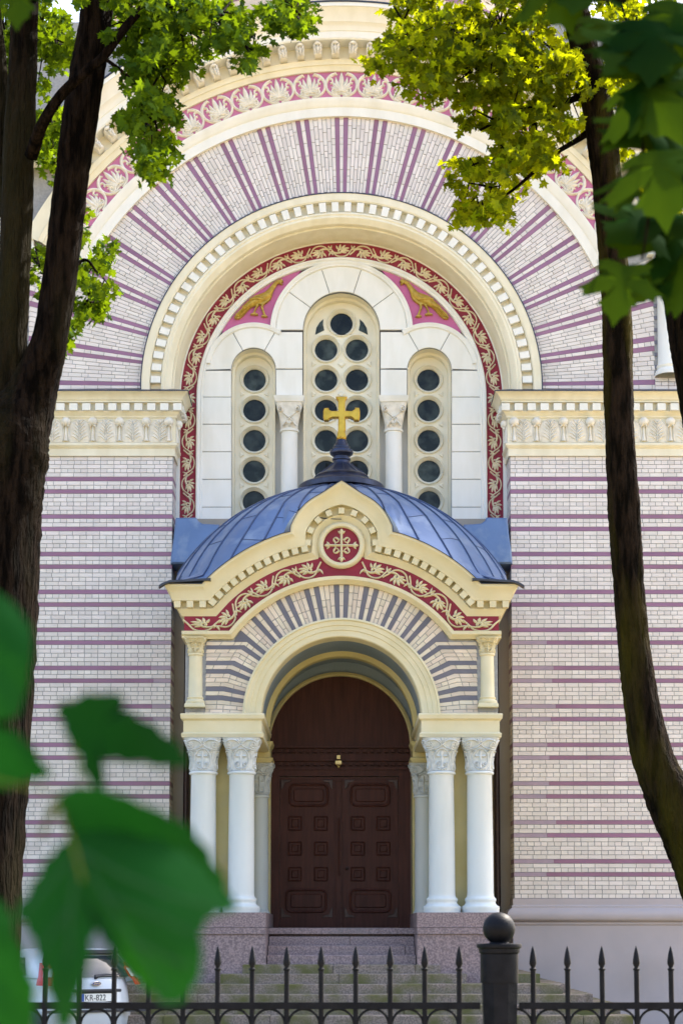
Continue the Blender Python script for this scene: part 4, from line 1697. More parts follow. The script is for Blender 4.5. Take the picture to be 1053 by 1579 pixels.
# main cornice of the porch: level wings, arc, round hood with an ogee tip
ZW = ZFR1
RA = RP(248)
RH = RP(36)
MZ = PZ(842)
aW = math.asin((ZW - CPZ) / RA)
aH = math.acos(RH / RA)
XWE = 243.5 * SP
cut0, cut1 = RP(27) / RA, RP(44) / RA
right = [(XWE, ZW), (RA * cos(aW), CPZ + RA * sin(aW))] + arc(0, CPZ, RA, aW + cut0, aH - cut1, 24) + [(RH, CPZ + RA * sin(aH))] + arc(0, MZ, RH, radians(22), radians(90), 14)
path = right + [(-x, z) for x, z in right[::-1][1:]]
path = path[::-1]                 # travel left to right, d to the left = up
prof = [(0, YF), (0, YF - .035), (RP(2.5), YF - .045), (RP(4), YF - .06), (RP(8), YF - .085), (RP(10), YF - .10), (RP(11), YF - .10), (RP(11.3), YF - .055), (RP(21.5), YF - .055), (RP(22), YF - .185),
        (RP(25), YF - .19), (RP(27), YF - .20), (RP(30), YF - .21), (RP(36), YF - .235), (RP(40), YF - .275), (RP(42), YF - .295), (RP(45.5), YF - .295), (RP(45.5), YF - .1), (RP(45.5), YF + .3)]


def tip(verts):
    out = []
    for x, y, z in verts:
        dz = z - MZ
        r_ = hypot(x, dz)
        if dz > 0 and r_ > RP(52):
            u_ = max(0, 1 - abs(x) / RP(36))
            z += RP(15) * u_ ** 1.5 * min(1, (r_ - RP(52)) / RP(24))
        out.append((x, y, z))
    return out


m = MB()
m.prism([(x, z + RP(3)) for x, z in path] + [(XWE, ZW - RP(4)), (RP(150), ZW - RP(4)), (RP(80), CPZ + RP(205)), (0, CPZ + RP(220)), (-RP(80), CPZ + RP(205)), (-RP(150), ZW - RP(4)), (-XWE, ZW - RP(4))], YF - .015, YF + .25, back=True)
m.obj('gable_wall', M_pcream, porch)
m = MB()
m.sweep_xz(prof, path, ends=YF)
m.v = tip(m.v)
pc = m.obj('cornice', M_pcream, porch, smooth=30)
# returns of the cornice along the sides
for sg in (-1, 1):
    m = MB()
    path2 = [(sg * XWE, YF), (sg * XWE, .5)]
    if sg < 0:
        path2 = path2[::-1]
    rows = []
    for (px_, py_) in path2:
        row = []
        for d, y in prof:
            out_ = YF - y
            yy = py_ - (out_ if py_ == YF else 0)
            row.append((px_ + sg * max(out_, 0), yy, ZW + d))
        rows.append(row)
    m.grid(rows)
    m.obj('cornice_return', M_pcream, pc, smooth=30)
# thin dark sheet edge over the cornice
m = MB()
m.sweep_xz([(RP(45.2), YF - .31), (RP(46.4), YF - .31), (RP(47.5), YF - .15), (RP(47.5), YF + .3)], path, ends=YF)
m.v = tip(m.v)
m.obj('roof_edge', M_dark, pc)
# dentils
dnt = MB()
dnt.prism([(-RP(4.8), -RP(.4)), (RP(4.8), -RP(.4)), (RP(5.1), RP(9.8)), (-RP(5.1), RP(9.8))], YF - .175, YF - .05)
dn_me = dnt.mesh('dentil', M_pcream)
Rd = RP(260)
aD0 = math.asin((ZW + RP(12) - CPZ) / Rd) + .015
aD1 = math.acos(RP(50) / Rd) - .012
nd_ = 11
for sg in (-1, 1):
    for k in range(nd_ + 1):
        a = aD0 + (aD1 - aD0) * (k + .2) / (nd_ + .4)
        aa = a if sg > 0 else pi - a
        link('dentil', dn_me, pc, loc=(Rd * cos(aa), 0, CPZ + Rd * sin(aa)), rot=(0, pi / 2 - aa, 0))
    for k in range(3):
        x = XWE + .15 - k * RP(19.5) - RP(4.8)
        link('dentil', dn_me, pc, loc=(sg * x, 0, ZW + RP(12)))
for k in range(9):
    a = radians(2) + radians(176) * k / 8
    link('dentil', dn_me, pc, loc=(RP(48) * cos(a), 0, MZ + RP(48) * sin(a)), rot=(0, pi / 2 - a, 0), scale=(.9, 1, .88))

# medallion
m = MB()
m.prism([(RP(29) * cos(t), MZ + RP(29) * sin(t)) for t in [2 * pi * i / 40 for i in range(40)]], YF - .04, YF)
med = m.obj('medallion', M_red, porch)
m = MB()
rows = []
for i in range(49):
    a = 2 * pi * i / 48
    rows.append([(r * cos(a), y, MZ + r * sin(a)) for r, y in ((RP(28), YF - .03), (RP(28), YF - .09), (RP(29.5), YF - .11), (RP(33), YF - .115), (RP(35), YF - .10), (RP(37), YF - .06), (RP(37), YF))])
m.grid(rows)
m.obj('medallion_rim', M_pcream, med, smooth=40)
m = MB()
for q in range(4):
    a = q * pi / 2
    def RQ(x, z):
        return (x * cos(a) - z * sin(a), MZ + x * sin(a) + z * cos(a))
    m.relief([RQ(0, 0), RQ(0, RP(12)), RQ(0, RP(20))], [RP(2.0), RP(2.0), RP(2.2)], YF - .04, .045)
    teardrop(m, *RQ(0, RP(18)), *RQ(0, RP(27)), RP(3.2), YF - .04, .05)
    for sg in (-1, 1):
        teardrop(m, *RQ(0, RP(18)), *RQ(sg * RP(6.0), RP(23)), RP(1.9), YF - .04, .045)
        m.relief([RQ(sg * RP(2), RP(9)), RQ(sg * RP(6), RP(10)), RQ(sg * RP(9.5), RP(12.5))], [RP(1.3), RP(1.3), RP(1.6)], YF - .04, .035)
    m.relief([RQ(x, z) for x, z in arc(RP(8.5), RP(8.5), RP(4), 0, 2 * pi, 12)], RP(1.1), YF - .04, .03)
m.obj('cross_relief', M_pcream, med, smooth=60)

# --- roof: dome of seamed blue sheet
DC = (0.0, -.62)
DR = 3.46
DZ = zz(1049, -.62)
ZEAVE = ZW + RP(47)
XRO, YRO, YBK = XWE + .285, YF - .30, .56


def roofz(x, y):
    r2 = x * x + (y - DC[1]) ** 2
    zs_ = DZ + sqrt(DR * DR - r2) if r2 < DR * DR else -9
    if abs(x) < RP(262) and y < YF + 1.0:      # the sheet comes down onto the gable coping
        zt_ = CPZ + sqrt((RA + RP(47)) ** 2 - x * x)
        if abs(x) < RP(86):
            zt_ = max(zt_, MZ + RP(30))
        zs_ = min(zs_, zt_ + .03 + 1.15 * max(0, y - (YF - .16)))
    # eaves skirt falling gently outwards
    e = ZEAVE + .02 + .62 * max(0, min(XRO - abs(x), y - YRO, 1.2)) ** 1.25
    return max(zs_, e)


roof = link('roof', None, porch)


def front_limit(x):
    """front edge of the roof sits just behind the top of the gable moulding"""
    return YRO + .05


seam_pts = []
dA_ = radians(9.3)
NG = 39
for k in range(-14, 14):
    a0 = -pi / 2 + (k) * dA_
    rows = []
    for j in range(7):
        a = a0 + dA_ * j / 6
        ca, sa = cos(a), sin(a)
        t = []
        if abs(ca) > 1e-6:
            t.append((XRO - .02) / abs(ca))
        if sa < -1e-6:
            yf_ = YF - .16
            if abs(ca / sa) * (DC[1] - YF) < RP(76):
                yf_ = YF + .12
            t.append((DC[1] - yf_) / -sa)
        elif sa > 1e-6:
            t.append((YBK - DC[1]) / sa)
        rm = min(t)
        row = []
        for i in range(29):
            r_ = .45 + (rm - .45) * i / 28
            x, y = DC[0] + r_ * ca, DC[1] + r_ * sa
            row.append((x, y, roofz(x, y)))
        rows.append(row)
    m = MB()
    m.grid(rows)
    m.obj('roof_panel', M_roof, roof, smooth=40)
    seam_pts.append([(x, y, z + .012) for x, y, z in rows[0]])
for s_ in seam_pts:
    m = MB()
    m.tube(s_, .016, 5, cap=False)
    m.obj('seam', M_seam, roof)
# cross welts between sheets
for k in range(-12, 12):
    a0 = -pi / 2 + k * dA_
    for r_ in ((1.35, 2.35) if k % 2 else (1.75, 2.75)):
        pts = []
        ok = True
        for j in range(7):
            a = a0 + dA_ * j / 6
            x, y = r_ * cos(a), DC[1] + r_ * sin(a)
            if abs(x) > 2.8 or y < YF - .2 or y > .4:
                ok = False
            pts.append((x, y, roofz(x, y) + .003))
        if ok:
            m = MB()
            m.tube(pts, .007, 4, cap=False)
            m.obj('welt', M_seam, roof)
# lower sheets at the corners: welts on the skirt, projecting spouts
for sg in (-1, 1):
    for (xa, ya, xb, yb) in ((2.45, YRO + .2, XRO - .05, YRO + .06), (2.62, YRO + .62, XRO - .03, YRO + .62), (2.55, YRO + .5, XRO - .05, YRO + .1), (2.75, YRO + 1.2, XRO - .03, YRO + 1.2)):
        pts = []
        for i in range(9):
            t = i / 8
            x, y = sg * (xa + (xb - xa) * t), ya + (yb - ya) * t
            pts.append((x, y, roofz(x, y) + .008))
        m = MB()
        m.tube(pts, .010, 4, cap=False)
        m.obj('welt', M_seam, roof)
    m = MB()
    zc = ZEAVE
    x0 = sg * (XRO - .08)
    pts = [(sg * (XRO - .75), YRO + .0, zc + .04), (sg * (XRO - .3), YRO - .01, zc + .01), (x0, YRO - .02, zc), (sg * (XRO + .03), YRO - .02, zc - .04), (sg * (XRO + .10), YRO - .02, zc - .085)]
    rows = [[(x, y - .05, z), (x, y + .06, z - .01), (x, y + .07, z + .03), (x, y - .05, z + .035)] for x, y, z in pts]
    m.grid(rows, closed=True)
    m.obj('spout', M_dark, roof)
    # sheet-clad saddle against the church wall
    m = MB()
    Pq = lambda px, py: (at(px, py, -.05).x * -sg, at(px, py, -.05).z)
    poly = [Pq(*p) for p in ((263, 870), (264.5, 852), (268, 830), (271, 799), (303, 798.5), (306, 804), (312, 808), (338, 809.5), (345, 830), (330, 870))]
    m.prism(poly, -.10, .62, .03)
    m.obj('saddle', M_roof, roof, smooth=30)

# finial and gilt cross
YX = DC[1]
SX = sc(700, YX)
m = MB()
fz = lambda py: zz(py, YX)
prof = [(66, 760), (66.5, 753), (65, 751), (60, 749), (52, 746), (44, 742), (41, 739), (42, 737), (40, 735), (33, 731), (26, 726), (20, 721), (15.5, 717), (13.5, 714), (13, 711.5), (14.5, 710), (14.5, 708), (12.5, 706.5), (12.5, 705),
        (15, 702.5), (17.5, 700.5), (18.3, 697.5), (17.5, 695), (15, 693.5), (13, 692), (13, 689.5), (11.5, 688), (11, 685.5), (9, 683), (8, 680.5), (7.5, 679)]
m.lathe([(r * SX, fz(y)) for r, y in prof], 0, YX, 40)
fin = m.obj('finial', M_fin, porch, smooth=35)
for k in range(12):
    a = 2 * pi * k / 12 + .1
    m = MB()
    m.tube([(r * SX * 1.01 * cos(a), YX + r * SX * 1.01 * sin(a), fz(y) + .005) for r, y in ((41, 738), (33, 731), (26, 726), (20, 721), (15.5, 717))], .011, 4)
    m.obj('rib', M_fin, fin)
m = MB()
cr_px = [(480, 697), (550, 697), (551, 706), (538, 722), (538, 786), (580, 788), (597, 778), (598, 766), (626, 768), (630, 790), (630, 825), (624, 848), (592, 848), (591, 838), (578, 828), (540, 829),
         (542, 905), (536, 912), (546, 960), (484, 962), (492, 915), (494, 905), (495, 829), (455, 830), (438, 838), (436, 848), (408, 848), (401, 825), (401, 790), (408, 770), (435, 768), (438, 780), (452, 788), (494, 787), (494, 722), (480, 708)]
poly = [(at(526.5 + (x - 515) / 4.05, 440 + y / 4.05, YX).x, at(526.5, 440 + y / 4.05, YX).z) for x, y in cr_px]
m.prism(poly, YX - .055, YX + .055, .018, .015, back=True)
m.obj('gilt_cross', M_gold, porch)
m = MB()
m.lathe([(.0, fz(677)), (.075, fz(678)), (.085, fz(676.5)), (.07, fz(675)), (.045, fz(671)), (.02, fz(667)), (0, fz(666))], 0, YX, 16)
m.obj('cross_foot', M_gold, porch, smooth=50)

# ================================================================== STAIRS
stairs = thing('stone_staircase', 'mossy granite steps widening below the brown church door', 'staircase')
RIS = .147
TR = .32
y_edge = -2.0
levels = []
for k in range(12):
    z1 = zfl - k * RIS
    ye = y_edge - k * TR
    if k < 4:
        hw = 116.0 * sc(1450, -3.25)
        y_b = -.2 if k == 0 else ye + TR - .01
    else:
        hw = {4: 153, 5: 187}.get(k, 341 + 36 * (k - 6)) * sc(1500, ye)
        y_b = ye + TR - .004
    m = MB()
    # stones of uneven length across the step
    x = -hw
    first = True
    rr = random.Random(k)
    cuts = [-hw]
    while cuts[-1] < hw - 1.6:
        cuts.append(cuts[-1] + rr.uniform(1.2, 2.3))
    cuts.append(hw)
    zlow = z1 - RIS - .02 if k < 11 else 0
    depth_b = y_b if k < 4 else (-3.23 if k < 6 else min(y_b + .3, -3.2))
    for a_, b_ in zip(cuts[:-1], cuts[1:]):
        m = MB()
        j = rr.uniform(-.004, .004)
        bev = .012
        m.rects(a_ + .004 + bev, b_ - .004 - bev, ye + bev + j, max(depth_b, ye + .3) - bev, [(zlow, bev), (z1 - bev + j, bev), (z1 + j, 0)])
        m.obj('step_stone', M_step if k > 3 else M_granite, stairs, smooth=30)
# flanking steps that run back beside the plinths
for sg in (-1, 1):
    for k, hwp in ((5, 306), (6, 341), (7, 377), (8, 413)):
        z1 = zfl - k * RIS
        hw = hwp * sc(1500, -3.2)
        xa, xb = 247 * sc(1450, -3.28), hw
        m = MB()
        ye = -3.22 if k == 5 else y_edge - k * TR + .34
        a_, b_ = (xa, xb) if sg > 0 else (-xb, -xa)
        m.rects(a_ + .01, b_ - .01, ye + .005, -.1 - .01 * k, [(z1 - RIS - .02, .008), (z1 - .012, .008), (z1 - .002, 0)])
        m.obj('step_stone', M_step, stairs)
# landing
m = MB()
m.box(-1.35, 1.35, -2.2, -.3, zfl - .1, zfl - .004)
m.obj('landing', M_granite, stairs)

# ================================================================== CAR
def text_obj(name, curve, parent, loc, scale):
    tmp = bpy.data.objects.new(name + '_curve', curve)
    COL.objects.link(tmp)
    bpy.context.view_layer.update()
    me = bpy.data.meshes.new_from_object(tmp.evaluated_get(bpy.context.evaluated_depsgraph_get()))
    bpy.data.objects.remove(tmp)
    return link(name, me, parent, loc=loc, rot=(pi / 2, 0, 0), scale=scale)


CAR_YAW = radians(31)
cpos = at(152, 1535, -5.3)
car = thing('parked_car', 'white hatchback parked beside the church steps, seen from behind through the fence', 'car')
car.location = (cpos.x - .0, -5.3, 0)
car.rotation_euler = (0, 0, CAR_YAW)
# local: rear at y = 0, forward +y, width +-0.86


def plan(hw, y0, y1, n_=4.0, N=48, rear=3.2):
    pts = []
    cy, hl = (y0 + y1) / 2, (y1 - y0) / 2
    for i in range(N):
        q = 2 * pi * i / N
        c, s_ = cos(q), sin(q)
        e = rear
        pts.append((hw * math.copysign(abs(c) ** (2 / e), c), cy + hl * math.copysign(abs(s_) ** (2 / e), s_)))
    return pts


body = [(.20, .78, .10, 4.25), (.30, .84, .0, 4.34), (.48, .86, -.03, 4.36), (.62, .865, -.02, 4.36), (.66, .855, .03, 4.34), (.80, .85, .07, 4.22), (.95, .83, .12, 4.0), (1.02, .80, .16, 3.7), (1.04, .77, .20, 3.4)]
m = MB()
m.grid([[(x, y, z) for x, y in plan(hw, a_, b_)] for z, hw, a_, b_ in body], closed=True)
m.obj('body', M_carw, car, smooth=30)
roofl = [(1.03, .78, .18, 3.1), (1.15, .74, .27, 2.85), (1.30, .68, .40, 2.5), (1.41, .62, .52, 2.25), (1.455, .56, .62, 2.1), (1.475, .42, .75, 1.9), (1.48, .05, 1.0, 1.6)]
m = MB()
m.grid([[(x, y, z) for x, y in plan(hw, a_, b_, rear=3.6)] for z, hw, a_, b_ in roofl], closed=True)
m.obj('cabin', M_carw, car, smooth=40)
m = MB()                                # rear window following the hatch


def hatch(z):
    zs_ = [r_[0] for r_ in roofl]
    return float(np.interp(z, zs_, [r_[2] for r_ in roofl])), float(np.interp(z, zs_, [r_[1] for r_ in roofl]))


rows = []
for i in range(7):
    z = 1.05 + .31 * i / 6
    y, hw = hatch(z)
    hw *= .84
    row = []
    for j in range(13):
        u_ = -1 + 2 * j / 12
        row.append((hw * u_, y - .012 + .10 * abs(u_) ** 3.5, z))
    rows.append(row)
m.grid(rows)
m.obj('rear_window', M_carg, car, smooth=40)
for sg in (-1, 1):
    m = MB()
    rows = []
    for i in range(4):
        z = 1.07 + .26 * i / 3
        _, hw = hatch(z)
        y0, y1 = 1.0 + .3 * i / 3, 2.75 - .5 * i / 3
        rows.append([(sg * (hw + .004), y0 + (y1 - y0) * j / 6, z) for j in range(7)])
    m.grid(rows)
    m.obj('side_window', M_carg, car)
    # high rear lamp on the pillar
    m = MB()
    rows = []
    for i in range(9):
        t = i / 8
        z = .93 + .33 * t
        if z > 1.04:
            y, hw = hatch(z)
        else:
            hw, y = float(np.interp(z, [b[0] for b in body], [b[1] for b in body])), float(np.interp(z, [b[0] for b in body], [b[2] for b in body]))
        wid = .09 + .03 * sin(pi * t)
        x_c = hw * (.95 - .02 * t)
        yb = y + .26
        rows.append([(sg * (x_c - .13), yb - .20, z), (sg * (x_c - .06), yb - .17, z), (sg * (x_c + .02), yb - .08, z), (sg * (x_c + .035), yb + .03, z)])
    m.grid(rows)
    m.obj('tail_lamp', M_tail, car, smooth=60)
    m = MB()
    rows2 = [[((r_[1][0] + r_[0][0]) / 2, r_[0][1] - .004, r_[0][2]), (r_[1][0] + sg * .015, r_[1][1] - .012, r_[1][2]), (r_[2][0] - sg * .01, r_[2][1] - .012, r_[2][2])] for r_ in rows[3:7]]
    m.grid(rows2)
    m.obj('reversing_lamp', M_lamp, car, smooth=60)
    for yw in (.75, 3.4):
        wh = link('wheel', None, car)
        m = MB()
        prof = [(.12, .17), (.24, .19), (.30, .19), (.32, .16), (.32, .02), (.30, 0), (.20, 0)]
        rows = []
        for i in range(29):
            q = 2 * pi * i / 28
            rows.append([(sg * (.66 + o), yw + r_ * cos(q), .32 + r_ * sin(q)) for r_, o in prof])
        m.grid(rows)
        m.obj('tyre', M_carb, wh, smooth=40)
        m = MB()
        m.grid([[(sg * .835, yw + r_ * cos(2 * pi * i / 24), .32 + r_ * sin(2 * pi * i / 24)) for r_ in (.02, .20)] for i in range(25)])
        m.obj('rim', M_chrome, wh)
m = MB()
yt, hwt = hatch(1.40)
m.rects(-.50, .50, yt - .10, yt + .2, [(1.385, -.03), (1.40, 0), (1.43, 0), (1.45, -.04)])
m.obj('spoiler', M_carb, car, smooth=40)
m = MB()
m.box(-.80, .80, -.045, .05, .535, .575)
m.obj('bumper_strip', M_carb, car)
m = MB()
m.rects(-.36, .36, .012, .1, [(.83, 0), (.845, .008), (.865, .008), (.875, 0)])
m.obj('handle_bar', M_carb, car)
m = MB()
m.box(-.31, .31, .045, .1, .675, .825)
m.obj('plate_recess', M_carb, car)
pl = link('number_plate', None, car)
m = MB()
m.box(-.26, .26, .030, .044, .695, .81)
m.obj('plate', M_plate, pl)
m = MB()
m.box(-.258, -.215, .027, .031, .697, .808)
m.obj('blue_band', M_eu, pl)
tx = bpy.data.curves.new('plate_text', 'FONT')
tx.body = 'KR-822'
tx.size = .125
tx.space_character = 1.02
tx.extrude = .001
tx.materials.append(M_ink)
text_obj('plate_text', tx, pl, (-.205, .026, .708), (.86, 1, 1))
bd = link('badge', None, car)
m = MB()
ov = lambda a_, b_: [(a_ * cos(2 * pi * i / 28), .955 + b_ * sin(2 * pi * i / 28)) for i in range(28)]
m.prism(ov(.075, .034), .075, .13, .004)
m.obj('badge_rim', M_chrome, bd)
m = MB()
m.prism(ov(.066, .026), .070, .13, .002)
m.obj('badge_face', M_badge, bd)
tx2 = bpy.data.curves.new('badge_script', 'FONT')
tx2.body = 'Ford'
tx2.size = .045
tx2.align_x = 'CENTER'
tx2.shear = .3
tx2.materials.append(M_chrome)
text_obj('badge_script', tx2, bd, (0, .068, .942), (1, 1, 1))
m = MB()
m.tube([(.02, .16, 1.035), (.0, .14, 1.06), (.18, .17, 1.085), (.42, .20, 1.08)], [.03, .028, .014, .008], 6)
m.obj('rear_wiper', M_carb, car, smooth=50)

# ================================================================== FENCE
YFE = -20.0
SF = sc(1520, YFE)
zf = lambda py: zz(py, YFE)
fence = thing('iron_fence', 'black wrought iron fence with spear tips in front of the church', 'fence')
XPOST = 770.0
xs_bar = [770 - 62 - 53.2 * k for k in range(0, 17)] + [822 + 53.2 * k for k in range(0, 8)]
bar_mb = MB()
b_ = 4.0 * SF
zr = zf(1552)
bar_mb.tube([(0, 0, -.0), (0, 0, zf(1498) - 0)], b_, 8)
bar_me = bar_mb.mesh('bar', M_iron, 40)
sp = MB()
q0 = zf(1498)
u = SF
prof = [(4.0, 1498), (5.3, 1496.5), (5.3, 1494.5), (3.4, 1493.5), (3.2, 1492), (5.6, 1487), (5.2, 1481), (3.6, 1471), (1.6, 1463), (.3, 1459.5)]
sp.lathe([(r * u, zf(y)) for r, y in prof], 0, 0, 8)
spear_me = sp.mesh('spear_tip', M_iron, 35)
rl = MB()
xa, xb = (xs_bar[16] - 526.5) * SF - .6, (XPOST - 30 - 526.5) * SF
rl.box(xa, xb, YFE - .016, YFE + .016, zf(1557), zf(1546.5))
rl.obj('rail', M_iron, fence)
rl = MB()
xa, xb = (XPOST + 30 - 526.5) * SF, (xs_bar[-1] - 526.5) * SF + .4
rl.box(xa, xb, YFE - .016, YFE + .016, zf(1557), zf(1546.5))
rl.obj('rail', M_iron, fence)
for (xa, xb) in (((xs_bar[16] - 526.5) * SF - .6, (XPOST - 30 - 526.5) * SF), ((XPOST + 30 - 526.5) * SF, (xs_bar[-1] - 526.5) * SF + .4)):
    rl = MB()
    rl.box(xa, xb, YFE - .016, YFE + .016, .30, .34)
    rl.obj('rail', M_iron, fence)
ar = MB()
ra = 53.2 * SF / 2 - b_ * .6
pts = [(ra * cos(pi * i / 14), 0, ra * sin(pi * i / 14)) for i in range(15)]
ar.tube(pts, .0075, 6, cap=False)
arc_me = ar.mesh('arch_bar', M_iron, 50)
for k, xpx in enumerate(xs_bar):
    x = (xpx - 526.5) * SF
    bo = link('bar', bar_me, fence, loc=(x, YFE, 0))
    link('spear_tip', spear_me, bo)
    if xpx not in (xs_bar[0],) :
        link('arch_bar', arc_me, fence, loc=(x + (26.6 * SF if xpx < 770 else -26.6 * SF), YFE, zf(1557) - ra))
# post
post = thing('fence_post', 'black cast iron fence post topped with a ball before the right plinth', 'post')
cx = (XPOST - 526.5) * SF
Ypo = YFE
m = MB()
z_ = zf
rows = []


def octo(r_, z, n=8):
    return [(cx + r_ * cos(pi / 8 + 2 * pi * i / n), Ypo + r_ * sin(pi / 8 + 2 * pi * i / n), z) for i in range(n)]


m.grid([octo(r_ * SF, z) for r_, z in ((34, 0), (34, .25), (27, .32), (26, .5), (27.2, z_(1579)), (28.8, z_(1515)))], closed=True)
m.lathe([(29.0 * SF, z_(1516)), (29.3 * SF, z_(1512)), (29.5 * SF, z_(1472)), (28 * SF, z_(1471))], cx, Ypo, 32)
m.obj('shaft', M_iron, post, smooth=30)
m = MB()
m.lathe([(28 * SF, z_(1472)), (31 * SF, z_(1470)), (31.5 * SF, z_(1467)), (31.5 * SF, z_(1464)), (34.5 * SF, z_(1462)), (35 * SF, z_(1459)), (34.5 * SF, z_(1456.5)), (30 * SF, z_(1456)), (15 * SF, z_(1455)), (13 * SF, z_(1452))], cx, Ypo, 40)
m.obj('cap', M_iron, post, smooth=35)
m = MB()
rb = 25 * SF
zb_ = z_(1432.5)
m.lathe([(max(rb * sin(pi * i / 24), .001), zb_ - rb * cos(pi * i / 24)) for i in range(25)], cx, Ypo, 40)
m.obj('ball', M_iron, post, smooth='all')

# ================================================================== TREES
SMALL = [(0, 0), (.20, -.06), (.42, -.10), (.30, .12), (.44, .26), (.62, .42), (.40, .44), (.20, .44), (.30, .70), (.14, .74), (0, 1.0)]


def leaf_poly(pts):
    L = pts + [(-x, y) for x, y in pts[::-1][1:-1]]
    return np.array(L)


def leaf_template(pts):
    P = leaf_poly(pts)
    n = len(P)
    V = np.zeros((n + 1, 3))
    V[0] = (0, .34, .03)
    V[1:, 0] = P[:, 0]
    V[1:, 1] = P[:, 1]
    V[1:, 2] = -.16 * np.abs(P[:, 0]) - .10 * (P[:, 1] - .3) ** 2
    Fc = [(0, i + 1, (i + 1) % n + 1) for i in range(n)]
    return V, np.array(Fc)


LV, LF = leaf_template(SMALL)


def rand_rot(n, droop=.5):
    """leaf frames: +y (tip) mostly sideways and down, +z (face) mostly up, scattered"""
    tip_ = rng.normal(size=(n, 3))
    tip_[:, 2] -= droop
    tip_ /= np.linalg.norm(tip_, axis=1)[:, None]
    nrm = rng.normal(size=(n, 3)) * .8
    nrm[:, 2] += .55
    nrm[:, 1] -= .55
    nrm -= tip_ * np.sum(nrm * tip_, axis=1)[:, None]
    nrm /= np.linalg.norm(nrm, axis=1)[:, None]
    xax = np.cross(tip_, nrm)
    return np.stack([xax, tip_, nrm], axis=2)          # columns


def leaves_mesh(name, pos, size, material):
    n = len(pos)
    Rm = rand_rot(n)
    V = np.einsum('nij,kj->nki', Rm, LV) * size[:, None, None] + pos[:, None, :]
    k = len(LV)
    Fa = (LF[None, :, :] + (np.arange(n) * k)[:, None, None]).reshape(-1, 3)
    me = bpy.data.meshes.new(name)
    me.vertices.add(n * k)
    me.vertices.foreach_set('co', V.reshape(-1))
    me.loops.add(len(Fa) * 3)
    me.loops.foreach_set('vertex_index', Fa.reshape(-1).astype(np.int32))
    me.polygons.add(len(Fa))
    me.polygons.foreach_set('loop_start', np.arange(0, len(Fa) * 3, 3, dtype=np.int32))
    me.materials.append(material)
    me.update(calc_edges=True)
    me.validate()
    return me


leaf_single = bpy.data.meshes.new('leaf')
leaf_single.from_pydata([tuple(v) for v in LV], [], [tuple(int(i) for i in f) for f in LF])
leaf_single.materials.append(M_leaf)


leaf_single_r = leaf_single.copy()
leaf_single_r.materials[0] = M_leafr


def trunk_mesh(paths, sides=30):
    m = MB()
    for pts in paths:
        sp_ = smooth_path(pts, 14 if sides > 10 else 6)
        P = []
        r_ = []
        for i, (x, y, z, rd_) in enumerate(sp_):
            P.append((x, y, z))
            r_.append(rd_)
        n0 = len(m.v)
        m.tube(P, r_, sides)
        # knobbly bark outline
        for i in range(n0, len(m.v)):
            v = m.v[i]
            j = (i - n0) // sides
            if j < len(P):
                c = P[j]
                a_ = (i - n0) % sides
                k = 1 + .035 * sin(a_ * 1.26 + j * .05) + .03 * sin(a_ * .42 + j * .31) * sin(j * .17 + 1.3) + random.uniform(-.035, .035)
                m.v[i] = (c[0] + (v[0] - c[0]) * k, c[1] + (v[1] - c[1]) * k, v[2])
    return m


def pp(px, py, Y, wpx):
    p = at(px, py, Y)
    return (p.x, p.y, p.z, wpx / 2 * sc(py, Y))


def make_tree(name, label, Y, paths, branches, clusters, n_ind=150, lsize=.105, group=None, dens=1.0, mat_=None, bark=None):
    bark = bark or M_bark
    mat_ = mat_ or M_leaf
    t = thing(name, label, 'tree', group)
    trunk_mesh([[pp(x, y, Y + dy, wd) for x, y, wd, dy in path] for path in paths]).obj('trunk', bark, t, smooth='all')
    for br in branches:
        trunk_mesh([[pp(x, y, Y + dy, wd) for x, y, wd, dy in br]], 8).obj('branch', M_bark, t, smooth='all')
    pos = []
    tw = MB()
    for (cx, cy, rx, ry, n, yd) in clusters:
        n = int(n * dens)
        # sub-clumps give an uneven outline with gaps
        ns = max(4, n // 24)
        for k in range(ns):
            a = random.uniform(0, 2 * pi)
            q = sqrt(random.random())
            sx, sy = cx + rx * q * cos(a), cy + ry * q * sin(a)
            sY = Y + yd + random.uniform(-1.1, 1.1)
            cnt = n // ns
            pr_ = random.uniform(8, 17)
            g_ = rng.normal(size=(cnt, 3)) * .55
            for dx, dy, dz in g_:
                p = at(sx + dx * pr_ * 1.25, sy + dy * pr_, sY + dz * .30)
                pos.append((p.x, p.y, p.z))
            if random.random() < .6:
                p0 = at(cx + (sx - cx) * .2, cy + (sy - cy) * .2 - 6, Y + yd)
                p1 = at(sx, sy, sY)
                pm_ = (Vector(p0) + Vector(p1)) / 2 + Vector((random.uniform(-.08, .08), random.uniform(-.1, .1), random.uniform(0, .12)))
                tw.tube([p0, pm_, p1], [.012, .008, .004], 5, cap=False)
    tw.obj('twigs', M_bark, t, kind='stuff')
    pos = np.array(pos)
    size = rng.uniform(.72, 1.25, len(pos)) * lsize
    order = np.argsort(pos[:, 1])
    pos, size = pos[order], size[order]
    n1 = min(n_ind, len(pos))
    Rm = rand_rot(n1)
    for i in range(n1):
        o = link('leaf', leaf_single if mat_ is M_leaf else leaf_single_r, t)
        M4 = Matrix([list(Rm[i][r_]) + [0] for r_ in range(3)] + [[0, 0, 0, 1]])
        o.matrix_local = Matrix.Translation(pos[i]) @ M4 @ Matrix.Scale(float(size[i]), 4)
    me = leaves_mesh('crown', pos[n1:], size[n1:], mat_)
    link('crown', me, t, kind='stuff')
    return t


